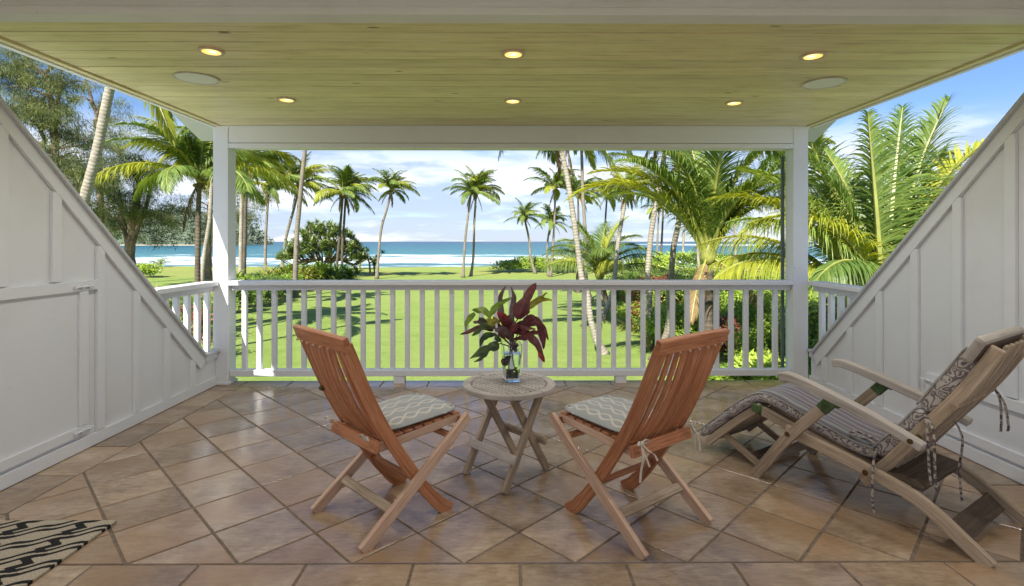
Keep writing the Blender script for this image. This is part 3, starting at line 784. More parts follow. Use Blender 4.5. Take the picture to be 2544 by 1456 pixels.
MB().sweep([(-0.865, -0.249, 0.072), (-0.865, 0.249, 0.072)], (0.75,0,0.66), 0.020, 0.085).build('rear_stretcher', DARKW, lg, bevel=0.004)
MB().sweep([(-0.055, -0.279, 0.115), (-0.055, 0.279, 0.115)], (0.5,0,0.86), 0.024, 0.050).build('front_stretcher', WEATH, lg, bevel=0.004)
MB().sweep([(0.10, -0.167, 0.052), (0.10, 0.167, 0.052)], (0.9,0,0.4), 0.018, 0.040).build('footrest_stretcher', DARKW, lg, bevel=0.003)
MB().sweep([(0.365, -0.19, 0.075), (0.365, 0.19, 0.075)], (0.6,0,-0.8), 0.020, 0.040).build('footrest_end_bar', WEATH, lg, bevel=0.003)

# lounger cushion
def lounger_fabric():
    m, nt, b = newmat('striped_damask_fabric')
    tc = N(nt, 'ShaderNodeTexCoord'); sp = N(nt, 'ShaderNodeSeparateXYZ'); nt.links.new(tc.outputs['UV'], sp.inputs[0])
    u_, v_ = sp.outputs[0], sp.outputs[1]           # u along (m), v across: 0..1 top from side to side, >2 for the flanks
    fr_ = math_node(nt, 'FRACT', math_node(nt, 'MULTIPLY', v_, 9.0))
    def line(c, wd):
        d = math_node(nt, 'ABSOLUTE', math_node(nt, 'SUBTRACT', fr_, c)); return maprange(nt, d, wd*0.6, wd, 1.0, 0.0)
    st = math_node(nt, 'MAXIMUM', line(0.45, 0.045), line(0.66, 0.035))
    edge_ = math_node(nt, 'ABSOLUTE', math_node(nt, 'SUBTRACT', v_, 0.5))
    band = math_node(nt, 'MULTIPLY', maprange(nt, edge_, 0.37, 0.375), maprange(nt, edge_, 0.425, 0.43, 1.0, 0.0))
    inner = maprange(nt, edge_, 0.34, 0.35, 1.0, 0.0)
    base = mix_col(nt, band, (0.115, 0.095, 0.115), (0.24, 0.25, 0.23))
    top = mix_col(nt, math_node(nt, 'MULTIPLY', st, math_node(nt, 'MULTIPLY', inner, 0.85)), base, (0.52, 0.50, 0.50))
    e2 = math_node(nt, 'ABSOLUTE', math_node(nt, 'SUBTRACT', edge_, 0.398)); top = mix_col(nt, maprange(nt, e2, 0.030, 0.034, 0.0, 1.0), top, top)
    # damask: warped scrolls of vines
    uv2 = mapping(nt, tc.outputs['UV'], (1, 1, 1))
    wn = N(nt, 'ShaderNodeTexNoise', inp={'Scale': 9.0, 'Detail': 2.0}); nt.links.new(uv2, wn.inputs['Vector'])
    warp = N(nt, 'ShaderNodeVectorMath', operation='MULTIPLY_ADD'); nt.links.new(wn.outputs['Color'], warp.inputs[0]); warp.inputs[1].default_value = (0.16, 0.16, 0); nt.links.new(uv2, warp.inputs[2])
    vo = N(nt, 'ShaderNodeTexVoronoi', feature='SMOOTH_F1', inp={'Scale': 26.0}); nt.links.new(warp.outputs[0], vo.inputs['Vector'])
    rings = math_node(nt, 'SINE', math_node(nt, 'MULTIPLY', vo.outputs[0], 30.0))
    dk = maprange(nt, math_node(nt, 'ADD', rings, math_node(nt, 'MULTIPLY', noise(nt, uv2, 60, 3), 0.9)), 0.28, 0.42)
    damask = mix_col(nt, dk, (0.15, 0.12, 0.13), (0.44, 0.395, 0.35))
    # piping of stripes between top and flank, damask on the flank only
    fl = maprange(nt, v_, 1.5, 1.51, 0.0, 1.0, False)
    col = mix_col(nt, fl, top, damask)
    nt.links.new(col, b.inputs['Base Color']); b.inputs['Roughness'].default_value = 0.85; b.inputs['Sheen Weight'].default_value = 0.3
    wv2 = noise(nt, mapping(nt, tc.outputs['UV'], (300, 300, 1)), 1.0, 2); bg_ = noise(nt, mapping(nt, tc.outputs['UV'], (6, 3, 1)), 2.0, 4)
    bump(nt, b, math_node(nt, 'ADD', math_node(nt, 'MULTIPLY', wv2, 0.06), bg_), 0.5, 0.012)
    return m
FAB = lounger_fabric()
cu = empty('lounger_cushion', 'long striped and paisley cushion lying on the teak lounger', 'cushion', LO, rzL)
path = catmull([(0.425, 0, 0.085), (0.34, 0, 0.165), (0.22, 0, 0.275), (0.10, 0, 0.375), (0.0, 0, 0.425), (-0.12, 0, 0.402), (-0.30, 0, 0.345), (-0.45, 0, 0.305), (-0.555, 0, 0.295)], 9)
backp = catmull([(-0.560, 0, 0.295), (-0.615, 0, 0.362), (-0.69, 0, 0.465), (-0.745, 0, 0.545)], 9)
headp = catmull([(-0.745, 0, 0.550), (-0.80, 0, 0.64), (-0.865, 0, 0.745), (-0.925, 0, 0.845)], 9)
def pad_segment(pts, thick, hw, seed, name):
    rn = random.Random(seed); V = []; UVs = []; Fc = []
    n = len(pts); prof = []
    M = 14
    for k in range(M+1): a = -1+2*k/M; prof.append(('t', a))
    ring = []
    L = 0; Ls = [0]
    for i in range(1, n): L += (pts[i]-pts[i-1]).length; Ls.append(L)
    mb = MB(); per = []
    for i, p in enumerate(pts):
        t = (pts[min(i+1, n-1)]-pts[max(i-1, 0)]).normalized(); nn = t.cross(Vector((0, 1, 0))).normalized()
        if nn.z < 0 : nn = -nn
        e = min(Ls[i], L-Ls[i])/0.05; pf = math.sqrt(max(0.0, 1-(1-min(1, e))**2))*0.85+0.15
        h = thick*0.5*pf
        row = []
        wob = lambda q: 0.006*mnoise.noise(Vector((Ls[i]*11, q*3.1, seed*1.7)))
        top_k = 16; fl_k = 5
        pin = 0.5+0.5*math.sin(Ls[i]*math.pi*2/0.13+seed)
        wdt = hw*(0.965+0.035*pf) - 0.004*pin
        for k in range(top_k+1):
            a = -1+2*k/top_k; z = h*(0.70+0.30*(1-abs(a)**5)) + wob(a); row.append((a*wdt, z, (k/top_k)))
        for k in range(1, fl_k):
            b_ = k/fl_k; row.append((wdt*(1+0.055*math.sin(math.pi*b_)), h*0.70*(1-2*b_), 2.0+b_*0.09))
        for k in range(top_k+1):
            a = 1-2*k/top_k; row.append((a*wdt, -h*0.70, 2.2+k*0.03))
        for k in range(1, fl_k):
            b_ = k/fl_k; row.append((-wdt*(1+0.055*math.sin(math.pi*b_)), h*0.70*(-1+2*b_), 3.0-b_*0.09))
        for (y_, z, vv) in row: q = p + nn*z; mb.v.append((q.x, y_, q.z))
        per = row
        if i == 0: vvs = [r[2] for r in row]
    m_ = len(per)
    for i in range(n-1):
        for j in range(m_):
            j2 = (j+1) % m_
            va, vb = vvs[j], vvs[j2]
            if va <= 1 and vb >= 1.5: va = 1.999; vb = vb
            if vb <= 1 and va >= 1.5: vb = 2.9
            if va <= 1.0 and vb >= 1.5: va = 2.0
            mb.face((i*m_+j, i*m_+j2, (i+1)*m_+j2, (i+1)*m_+j), [(Ls[i], va), (Ls[i], vb), (Ls[i+1], vb), (Ls[i+1], va)])
    mb.face([j for j in range(m_)], [(vvs[j]*0.1, 2.2+vvs[j]*0.05) for j in range(m_)])
    e = (n-1)*m_; mb.face([e+m_-1-j for j in range(m_)], [(vvs[j]*0.1, 2.2+vvs[j]*0.05) for j in range(m_)])
    o = mb.build(name, FAB, cu, smooth=True)
    # welt piping on both top edges
    for s in (-1, 1):
        w_ = []
        for i in range(0, n, 2):
            p = pts[i]; t = (pts[min(i+1, n-1)]-pts[max(i-1, 0)]).normalized(); nn = t.cross(Vector((0,1,0))).normalized(); nn = nn if nn.z > 0 else -nn
            q = p + nn*(thick*0.36); w_.append((q.x, s*hw*1.0, q.z))
        MB().tube(w_, 0.0048, 6).build('piping', WELT, cu, smooth=True)
    return o
WELT = plain('pale_welt', (0.33, 0.32, 0.29), 0.9)
pad_segment(path[:18], 0.070, 0.218, 1, 'foot_pad')
pad_segment(path[17:], 0.072, 0.225, 2, 'seat_pad')
pad_segment(backp, 0.095, 0.205, 3, 'back_pad')
pad_segment(headp, 0.105, 0.205, 4, 'head_pad')
def lt_mat():
    m, nt, b = newmat('paisley_tape'); tc = N(nt, 'ShaderNodeTexCoord')
    nt.links.new(ramp(nt, noise(nt, tc.outputs['Object'], 60, 3), [(0.45, (0.09,0.07,0.08)), (0.55, (0.42,0.37,0.31))]), b.inputs['Base Color']); b.inputs['Roughness'].default_value = 0.9
    return m
LT = lt_mat()
for pts in ([(-0.565,0.235,0.33),(-0.570,0.283,0.26),(-0.568,0.287,0.12),(-0.575,0.285,0.045)],
            [(-0.745,0.212,0.54),(-0.760,0.236,0.50),(-0.768,0.236,0.33),(-0.775,0.236,0.24)],
            [(-0.745,0.212,0.54),(-0.785,0.238,0.47),(-0.790,0.238,0.31),(-0.795,0.24,0.22)],
            [(-0.745,-0.05,0.50),(-0.80,-0.05,0.40),(-0.79,-0.05,0.24),(-0.80,-0.05,0.10)],
            [(-0.860,-0.235,0.62),(-0.885,-0.24,0.56),(-0.890,-0.24,0.46),(-0.888,-0.24,0.41)],
            [(-0.860,-0.235,0.62),(-0.900,-0.24,0.55),(-0.915,-0.24,0.45),(-0.912,-0.24,0.42)]):
    MB().sweep(catmull(pts, 6), (1, 0.35, 0), 0.002, 0.010).build('tie', LT, cu)
MB().sweep(catmull([(-0.55,0.20,0.345),(-0.50,0.215,0.352),(-0.44,0.205,0.358),(-0.46,0.17,0.362),(-0.52,0.18,0.356),(-0.55,0.20,0.35)], 5), (0,0,1), 0.016, 0.006).build('tie', LT, cu)

# rug ------------------------------------------------------------------
def rug_mat():
    m, nt, b = newmat('black_trellis_weave')
    tc = N(nt, 'ShaderNodeTexCoord'); sp = N(nt, 'ShaderNodeSeparateXYZ'); nt.links.new(tc.outputs['Object'], sp.inputs[0])
    nz = noise(nt, tc.outputs['Object'], 60, 2); x0 = sp.outputs[0]; y0 = sp.outputs[1]
    jit = math_node(nt, 'MULTIPLY', math_node(nt, 'SUBTRACT', nz, 0.5), 0.012)
    xx = math_node(nt, 'ADD', x0, jit); yy = math_node(nt, 'ADD', y0, jit)
    px, py = 0.262, 0.131
    gx = math_node(nt, 'DIVIDE', xx, px); gy = math_node(nt, 'DIVIDE', yy, py)
    fx = math_node(nt, 'SUBTRACT', math_node(nt, 'FRACT', gx), 0.5)
    wig = math_node(nt, 'MULTIPLY', math_node(nt, 'SINE', math_node(nt, 'MULTIPLY', gx, 4*math.pi)), 0.055)
    v_ = math_node(nt, 'ADD', math_node(nt, 'SUBTRACT', gy, gx), wig)
    fd = math_node(nt, 'ABSOLUTE', math_node(nt, 'SUBTRACT', math_node(nt, 'FRACT', v_), 0.5))
    wd = math_node(nt, 'ADD', math_node(nt, 'MULTIPLY', math_node(nt, 'COSINE', math_node(nt, 'MULTIPLY', gx, 4*math.pi)), -0.03), 0.07)
    fe_ = math_node(nt, 'SUBTRACT', fd, wd)
    dbl = math_node(nt, 'MULTIPLY', maprange(nt, fe_, 0.0, 0.012, 0.0, 1.0), maprange(nt, fe_, 0.16, 0.175, 1.0, 0.0))
    zz = math_node(nt, 'MULTIPLY', math_node(nt, 'SUBTRACT', math_node(nt, 'PINGPONG', math_node(nt, 'MULTIPLY', gy, 2.0), 0.5), 0.25), 0.34)
    bx = math_node(nt, 'ABSOLUTE', math_node(nt, 'ADD', fx, zz))
    blk = math_node(nt, 'MULTIPLY', maprange(nt, bx, 0.085, 0.095, 1.0, 0.0), maprange(nt, fd, 0.03, 0.05, 0.0, 1.0))
    k = math_node(nt, 'MAXIMUM', dbl, blk)
    wv = noise(nt, mapping(nt, tc.outputs['Object'], (160, 160, 1)), 1.0, 2)
    base = mix_col(nt, maprange(nt, wv, 0.35, 0.65), (0.32, 0.27, 0.20), (0.46, 0.40, 0.31))
    nt.links.new(mix_col(nt, k, base, (0.003, 0.003, 0.003)), b.inputs['Base Color']); b.inputs['Roughness'].default_value = 0.95
    bump(nt, b, math_node(nt, 'ADD', wv, math_node(nt, 'MULTIPLY', k, 0.8)), 0.7, 0.004)
    return m
p = on_plane(291, 1299)
rug = MB().box(-0.84, 0, -1.5, 0, 0.001, 0.014).build('rug', rug_mat(), None, bevel=0.003, loc=(p.x, p.y, 0))
tag(rug, 'tan woven rug with black trellis lines in the near left corner', 'rug')

# vase with water, pebbles and cut leaves ---------------------------------
gm, nt, b = newmat('clear_glass'); b.inputs['Base Color'].default_value = (0.97, 1.0, 0.98, 1); b.inputs['Transmission Weight'].default_value = 1.0; b.inputs['Roughness'].default_value = 0.01; b.inputs['IOR'].default_value = 1.45
wm, nt, b = newmat('clear_water'); b.inputs['Base Color'].default_value = (0.90, 0.97, 0.93, 1); b.inputs['Transmission Weight'].default_value = 1.0; b.inputs['Roughness'].default_value = 0.0; b.inputs['IOR'].default_value = 1.33
VP = at(1271, 951, 3.03); VP.z = 0.5
va = empty('vase', 'square tapered clear glass vase on the round table', 'vase', VP, R(8))
def frustum(h0, h1, s0, s1, si0, si1, zi0):
    mb = MB()
    for (z, s_) in ((h0, s0), (h1, s1), (h1, si1), (zi0, si0)):
        for (a, c) in ((-1,-1),(1,-1),(1,1),(-1,1)): mb.v.append((a*s_, c*s_, z))
    for r_ in range(3):
        for j in range(4): j2 = (j+1) % 4; mb.face((r_*4+j, r_*4+j2, (r_+1)*4+j2, (r_+1)*4+j), [(0,0)]*4)
    mb.face((3,2,1,0), [(0,0)]*4); mb.face((12,13,14,15), [(0,0)]*4)
    return mb
frustum(0.0005, 0.216, 0.042, 0.056, 0.0375, 0.0515, 0.022).build('glass', gm, va, bevel=0.004)
mb = MB()
for (z, s_) in ((0.0225, 0.0373), (0.160, 0.0475)):
    for (a, c) in ((-1,-1),(1,-1),(1,1),(-1,1)): mb.v.append((a*s_, c*s_, z))
for j in range(4): j2 = (j+1) % 4; mb.face((j, j2, 4+j2, 4+j), [(0,0)]*4)
mb.face((3,2,1,0), [(0,0)]*4); mb.face((4,5,6,7), [(0,0)]*4)
mb.build('water', wm, va)
pm = plain('glass_pebble', (0.80, 0.85, 0.72), 0.15, 0, 20, 0.5)
mb = MB(); rp = random.Random(9)
def sph(mb, c, r, n=7):
    b = len(mb.v)
    for i in range(1, n-1):
        for j in range(n): th = math.pi*i/(n-1); ph = 2*math.pi*j/n; mb.v.append((c[0]+r*math.sin(th)*math.cos(ph), c[1]+r*math.sin(th)*math.sin(ph), c[2]+r*math.cos(th)*0.8))
    for i in range(n-3):
        for j in range(n): j2 = (j+1) % n; mb.face((b+i*n+j, b+(i+1)*n+j, b+(i+1)*n+j2, b+i*n+j2), [(0,0)]*4)
    mb.face([b+j for j in range(n)], [(0,0)]*n); mb.face([b+(n-3)*n+n-1-j for j in range(n)], [(0,0)]*n)
for k in range(75):
    h = rp.uniform(0.030, 0.075)*rp.uniform(0.8, 1); s_ = 0.032; sph(mb, (rp.uniform(-s_, s_), rp.uniform(-s_, s_), h), rp.uniform(0.006, 0.009))
o = mb.build('pebbles', pm, None, smooth=True, loc=VP); o.rotation_euler.z = R(8); tag(o, 'clear glass pebbles at the bottom of the vase', 'pebbles', kind='stuff')

def bleaf(name, dark, light, rough=0.35):
    m, nt, b = newmat(name); tc = N(nt, 'ShaderNodeTexCoord'); geo = N(nt, 'ShaderNodeNewGeometry')
    sp = N(nt, 'ShaderNodeSeparateXYZ'); nt.links.new(tc.outputs['UV'], sp.inputs[0])
    n_ = noise(nt, tc.outputs['Object'], 22, 4)
    rib = maprange(nt, math_node(nt, 'ABSOLUTE', math_node(nt, 'SUBTRACT', sp.outputs[1], 0.5)), 0.0, 0.035, 0.55, 0.0)
    col = mix_col(nt, maprange(nt, n_, 0.35, 0.65), dark, light)
    col = mix_col(nt, rib, col, tuple(min(1, c*2.2+0.02) for c in light))
    nt.links.new(col, b.inputs['Base Color']); b.inputs['Roughness'].default_value = rough
    t = N(nt, 'ShaderNodeBsdfTranslucent'); nt.links.new(col, t.inputs[0]); ms = N(nt, 'ShaderNodeMixShader', inp={0: 0.35}); nt.links.new(b.outputs[0], ms.inputs[1]); nt.links.new(t.outputs[0], ms.inputs[2]); nt.links.new(ms.outputs[0], nt.nodes['Material Output'].inputs[0])
    rb_ = math_node(nt, 'ABSOLUTE', math_node(nt, 'SUBTRACT', sp.outputs[1], 0.5)); ve = math_node(nt, 'SINE', math_node(nt, 'MULTIPLY', math_node(nt, 'ADD', sp.outputs[0], rb_), 70))
    bump(nt, b, math_node(nt, 'ADD', math_node(nt, 'MULTIPLY', ve, 0.3), n_), 0.35, 0.004)
    return m
MAR = bleaf('maroon_leaf', (0.095, 0.024, 0.026), (0.19, 0.05, 0.05)); RED = bleaf('red_leaf', (0.22, 0.03, 0.03), (0.48, 0.06, 0.055))
DGR = bleaf('dark_green_leaf', (0.05, 0.085, 0.035), (0.11, 0.17, 0.055)); LGR = bleaf('bright_green_leaf', (0.16, 0.27, 0.03), (0.32, 0.44, 0.06))
YEL = bleaf('yellow_green_leaf', (0.24, 0.26, 0.03), (0.42, 0.36, 0.04)); PUR = bleaf('dusky_purple_leaf', (0.12, 0.075, 0.08), (0.22, 0.15, 0.145))
bq = empty('bouquet', 'cut maroon and green lobed leaves standing in the glass vase', 'bouquet', VP)
def bpix(x, y_, d=0.0):      # bouquet crop pixels -> place relative to the vase
    v = at(1105+0.1944*x, 687.5+0.1944*y_, VP.y + d); return v - VP
def leaf(pts, dd, wpx, mat, lobes=0, seed=0, fold=0.25):
    P = catmull([bpix(x, y_, d) for (x, y_), d in zip(pts, dd)], 7); n = len(P); W = wpx*0.1944*VP.y/F
    rn = random.Random(seed); mb = MB(); tw = rn.uniform(-0.5, 0.5)
    cols = 5
    for i, p in enumerate(P):
        s_ = i/(n-1); t = (P[min(i+1, n-1)]-P[max(i-1, 0)]).normalized()
        view = (VP+p - Vector((0, 0, CAMZ))).normalized()
        side = t.cross(view).normalized(); side = (Matrix.Rotation(tw+0.5*math.sin(s_*3+seed), 3, t) @ side)
        nn = side.cross(t).normalized()
        w_ = W*0.5*math.sin(math.pi*min(1, s_*0.96+0.04)**0.75)**0.8
        if lobes: w_ *= 0.62+0.55*abs(math.sin(s_*math.pi*lobes+0.4))
        w_ *= (1+0.06*math.sin(s_*19+seed))
        for j in range(cols):
            a = -1+2*j/(cols-1); mb.v.append(tuple(p + side*(a*w_) + nn*(abs(a)*w_*fold + 0.004*math.sin(s_*14+a*3+seed))))
    for i in range(n-1):
        for j in range(cols-1):
            mb.face((i*cols+j, i*cols+j+1, (i+1)*cols+j+1, (i+1)*cols+j), [(i/n, j/(cols-1)), (i/n, (j+1)/(cols-1)), ((i+1)/n, (j+1)/(cols-1)), ((i+1)/n, j/(cols-1))])
    return mb.build('leaf', mat, bq, smooth=True)
LV = [([(790,660),(740,480),(715,300),(775,115)],(0,.01,.02,.03),120,PUR,0),
      ([(862,600),(868,430),(880,260),(850,130)],(0,.02,.03,.05),80,PUR,0),
      ([(940,545),(985,400),(1060,240),(1168,78)],(0,-.01,.0,.02),190,MAR,1.5),
      ([(1052,412),(1150,330),(1250,290),(1372,305)],(0.03,.04,.05,.05),90,YEL,0), ([(1150,330),(1230,270),(1310,205)],(.04,.05,.06),70,YEL,0),
      ([(590,515),(520,430),(440,425),(345,425)],(-.03,-.04,-.05,-.06),110,LGR,0),
      ([(385,465),(320,530),(280,610),(270,695)],(-.06,-.06,-.06,-.06),75,LGR,0),
      ([(590,490),(640,400),(730,330),(870,262)],(-.02,-.02,-.02,-.02),85,LGR,0),
      ([(570,520),(600,570),(640,560),(705,590)],(-.04,-.06,-.07,-.07),120,YEL,0),
      ([(620,690),(480,640),(330,690),(188,740)],(0,-.02,-.03,-.04),75,MAR,0),
      ([(650,650),(520,620),(430,690),(350,755)],(.0,-.03,-.05,-.06),90,DGR,1.5), ([(640,620),(540,590),(440,580),(360,580)],(0,.02,.03,.03),110,PUR,2.5), ([(560,610),(480,570),(430,520)],(.01,.02,.03),60,DGR,0),
      ([(650,750),(560,750),(480,800),(450,905)],(0,-.02,-.03,-.03),85,DGR,0),
      ([(700,880),(600,890),(480,950),(318,1048)],(0,-.03,-.05,-.06),130,DGR,2.0), ([(560,960),(500,1010),(440,1060),(372,1090)],(-.04,-.05,-.05,-.05),50,DGR,0),
      ([(830,680),(770,570),(720,500),(670,455)],(0,-.04,-.06,-.07),120,RED,0), ([(850,690),(800,600),(750,560),(700,540)],(0,-.05,-.07,-.09),120,MAR,1.5),
      ([(880,700),(1000,620),(1090,540),(1185,525)],(0,-.02,-.01,0),140,MAR,2.0),
      ([(1000,640),(1150,570),(1260,650),(1320,812)],(0,.02,.03,.03),110,MAR,1.5), ([(1180,620),(1230,720),(1260,820),(1262,930)],(.03,.03,.03,.03),90,MAR,0),
      ([(940,690),(1070,740),(1180,860),(1270,1100)],(-.02,-.06,-.08,-.08),120,MAR,0), ([(1200,960),(1240,1020),(1272,1100)],(-.083,-.085,-.085),70,RED,0),
      ([(870,700),(1000,700),(1110,720),(1235,720)],(0,-.03,-.04,-.04),110,MAR,1.5), ([(880,800),(1000,790),(1060,770),(1160,660)],(0,-.02,-.02,-.02),70,MAR,0),
      ([(890,700),(960,640),(1040,660),(1160,665)],(0,-.05,-.06,-.06),80,MAR,2.0),
      ([(870,850),(790,740),(720,680),(640,690)],(-.02,-.07,-.09,-.10),130,PUR,0), ([(880,840),(890,900),(905,970)],(-.03,-.05,-.06),110,PUR,0),
      ([(830,800),(850,720),(900,640),(960,610)],(-.02,-.07,-.09,-.10),120,MAR,0), ([(780,790),(740,720),(700,640),(690,590)],(0,-.03,-.05,-.05),110,MAR,1.5),
      ([(870,650),(830,560),(840,520),(900,490)],(.02,.03,.04,.05),120,MAR,0), ([(720,830),(680,800),(660,760),(650,720)],(0,-.03,-.04,-.04),70,DGR,0),
      ([(780,1130),(770,1090),(790,1040),(850,1010)],(.0,.0,.0,.0),100,plain('brown_leaf',(0.16,0.06,0.02),0.5),0)]
for i, (pts, dd, wpx, mat, lob) in enumerate(LV): leaf(pts, dd, wpx, mat, lob, i*1.37)
STEM = plain('brown_stem', (0.10, 0.05, 0.025), 0.6)
for pts, dd in (([(850,1270),(815,1180),(820,1080),(840,860),(800,680)],(0,0,0,0,0)), ([(905,1215),(880,1120),(860,1000),(870,850),(900,600),(935,545)],(-.01,0,0,0,0,0)),
                ([(830,1200),(870,1180),(900,1160)],(0,0,0)), ([(860,1000),(830,900),(700,850)],(0,0,-.02)), ([(860,900),(740,760),(620,640),(580,510)],(0,-.02,-.03,-.03)),
                ([(870,880),(950,760),(1040,560),(1060,400)],(.02,.02,.03,.03)), ([(850,880),(760,800),(640,650)],(0,0,-.01)), ([(865,860),(920,760),(980,690)],(0,-.02,-.02)), ([(860,860),(860,700),(862,600)],(0,0,0))):
    MB().tube(catmull([bpix(x, y_, d) for (x, y_), d in zip(pts, dd)], 4), 0.0032, 6).build('stem', STEM, bq, smooth=True)
# ------------------------------------------------------------------ grounds
GZ = -2.9
EYE = CAMZ - GZ
def gz(x, y):
    z = GZ + 0.10*math.sin(x*0.11+1.0)*math.sin(y*0.09) * min(1, max(0, (y-12)/20))
    if y > 74: z += 0.28*math.exp(-((y-81)/4.0)**2) 
    if y > 83: z -= min(4.2, (y-83)*0.20)
    return z
def ground_mat():
    m, nt, b = newmat('mown_lawn')
    geo = N(nt, 'ShaderNodeNewGeometry'); P = geo.outputs['Position']
    sp = N(nt, 'ShaderNodeSeparateXYZ'); nt.links.new(P, sp.inputs[0])
    big = noise(nt, P, 0.10, 5, 0.6); mid = noise(nt, P, 0.9, 6, 0.6); fine = noise(nt, mapping(nt, P, (1, 0.6, 1)), 7.0, 6, 0.7); vf = noise(nt, P, 40, 3, 0.7)
    col = ramp(nt, mid, [(0.3, (0.175, 0.265, 0.045)), (0.6, (0.235, 0.330, 0.065))])
    col = mix_col(nt, maprange(nt, big, 0.45, 0.62, 0.0, 0.55), col, (0.27, 0.345, 0.080))
    col = mix_col(nt, maprange(nt, fine, 0.50, 0.68, 0.0, 0.5), col, (0.31, 0.37, 0.115))
    col = mix_col(nt, maprange(nt, fine, 0.46, 0.32, 0.0, 0.45), col, (0.115, 0.19, 0.030))
    mow = noise(nt, mapping(nt, P, (0.25, 2.2, 1)), 1.0, 4, 0.6)
    col = mix_col(nt, maprange(nt, mow, 0.40, 0.62, 0.0, 0.30), col, (0.34, 0.40, 0.13))
    spots = noise(nt, P, 2.2, 4, 0.8)
    col = mix_col(nt, maprange(nt, spots, 0.66, 0.74, 0.0, 0.55), col, (0.36, 0.34, 0.16))
    # drier towards the shore
    dry = math_node(nt, 'MULTIPLY', maprange(nt, sp.outputs[1], 52, 76), maprange(nt, noise(nt, mapping(nt, P, (0.6, 1.6, 1)), 0.25, 5), 0.40, 0.58))
    col = mix_col(nt, math_node(nt, 'MULTIPLY', dry, 0.75), col, (0.30, 0.29, 0.075))
    dr2 = math_node(nt, 'MULTIPLY', maprange(nt, sp.outputs[0], 22, 30), maprange(nt, sp.outputs[1], 40, 50))
    col = mix_col(nt, math_node(nt, 'MULTIPLY', dr2, 0.55), col, (0.33, 0.33, 0.055))
    sand = maprange(nt, sp.outputs[1], 86, 90)
    col = mix_col(nt, sand, col, (0.40, 0.31, 0.20))
    nt.links.new(col, b.inputs['Base Color']); b.inputs['Roughness'].default_value = 0.8; b.inputs['Specular IOR Level'].default_value = 0.2
    bump(nt, b, math_node(nt, 'ADD', fine, math_node(nt, 'MULTIPLY', vf, 0.8)), 0.8, 0.06)
    return m
xs = np.concatenate([np.linspace(-3000, -160, 12), np.linspace(-150, 150, 121), np.linspace(160, 3000, 12)])
ysg = np.concatenate([np.linspace(-60, 6, 8), np.linspace(7, 120, 130), np.array([200, 600, 2500, 9000, 26000])])
V = [(x, y_, gz(x, y_)) for y_ in ysg for x in xs]; nx = len(xs)
Q = [(j*nx+i, j*nx+i+1, (j+1)*nx+i+1, (j+1)*nx+i) for j in range(len(ysg)-1) for i in range(nx-1)]
g = np_mesh('ground', V, Q, ground_mat(), smooth=True); g['kind'] = 'structure'

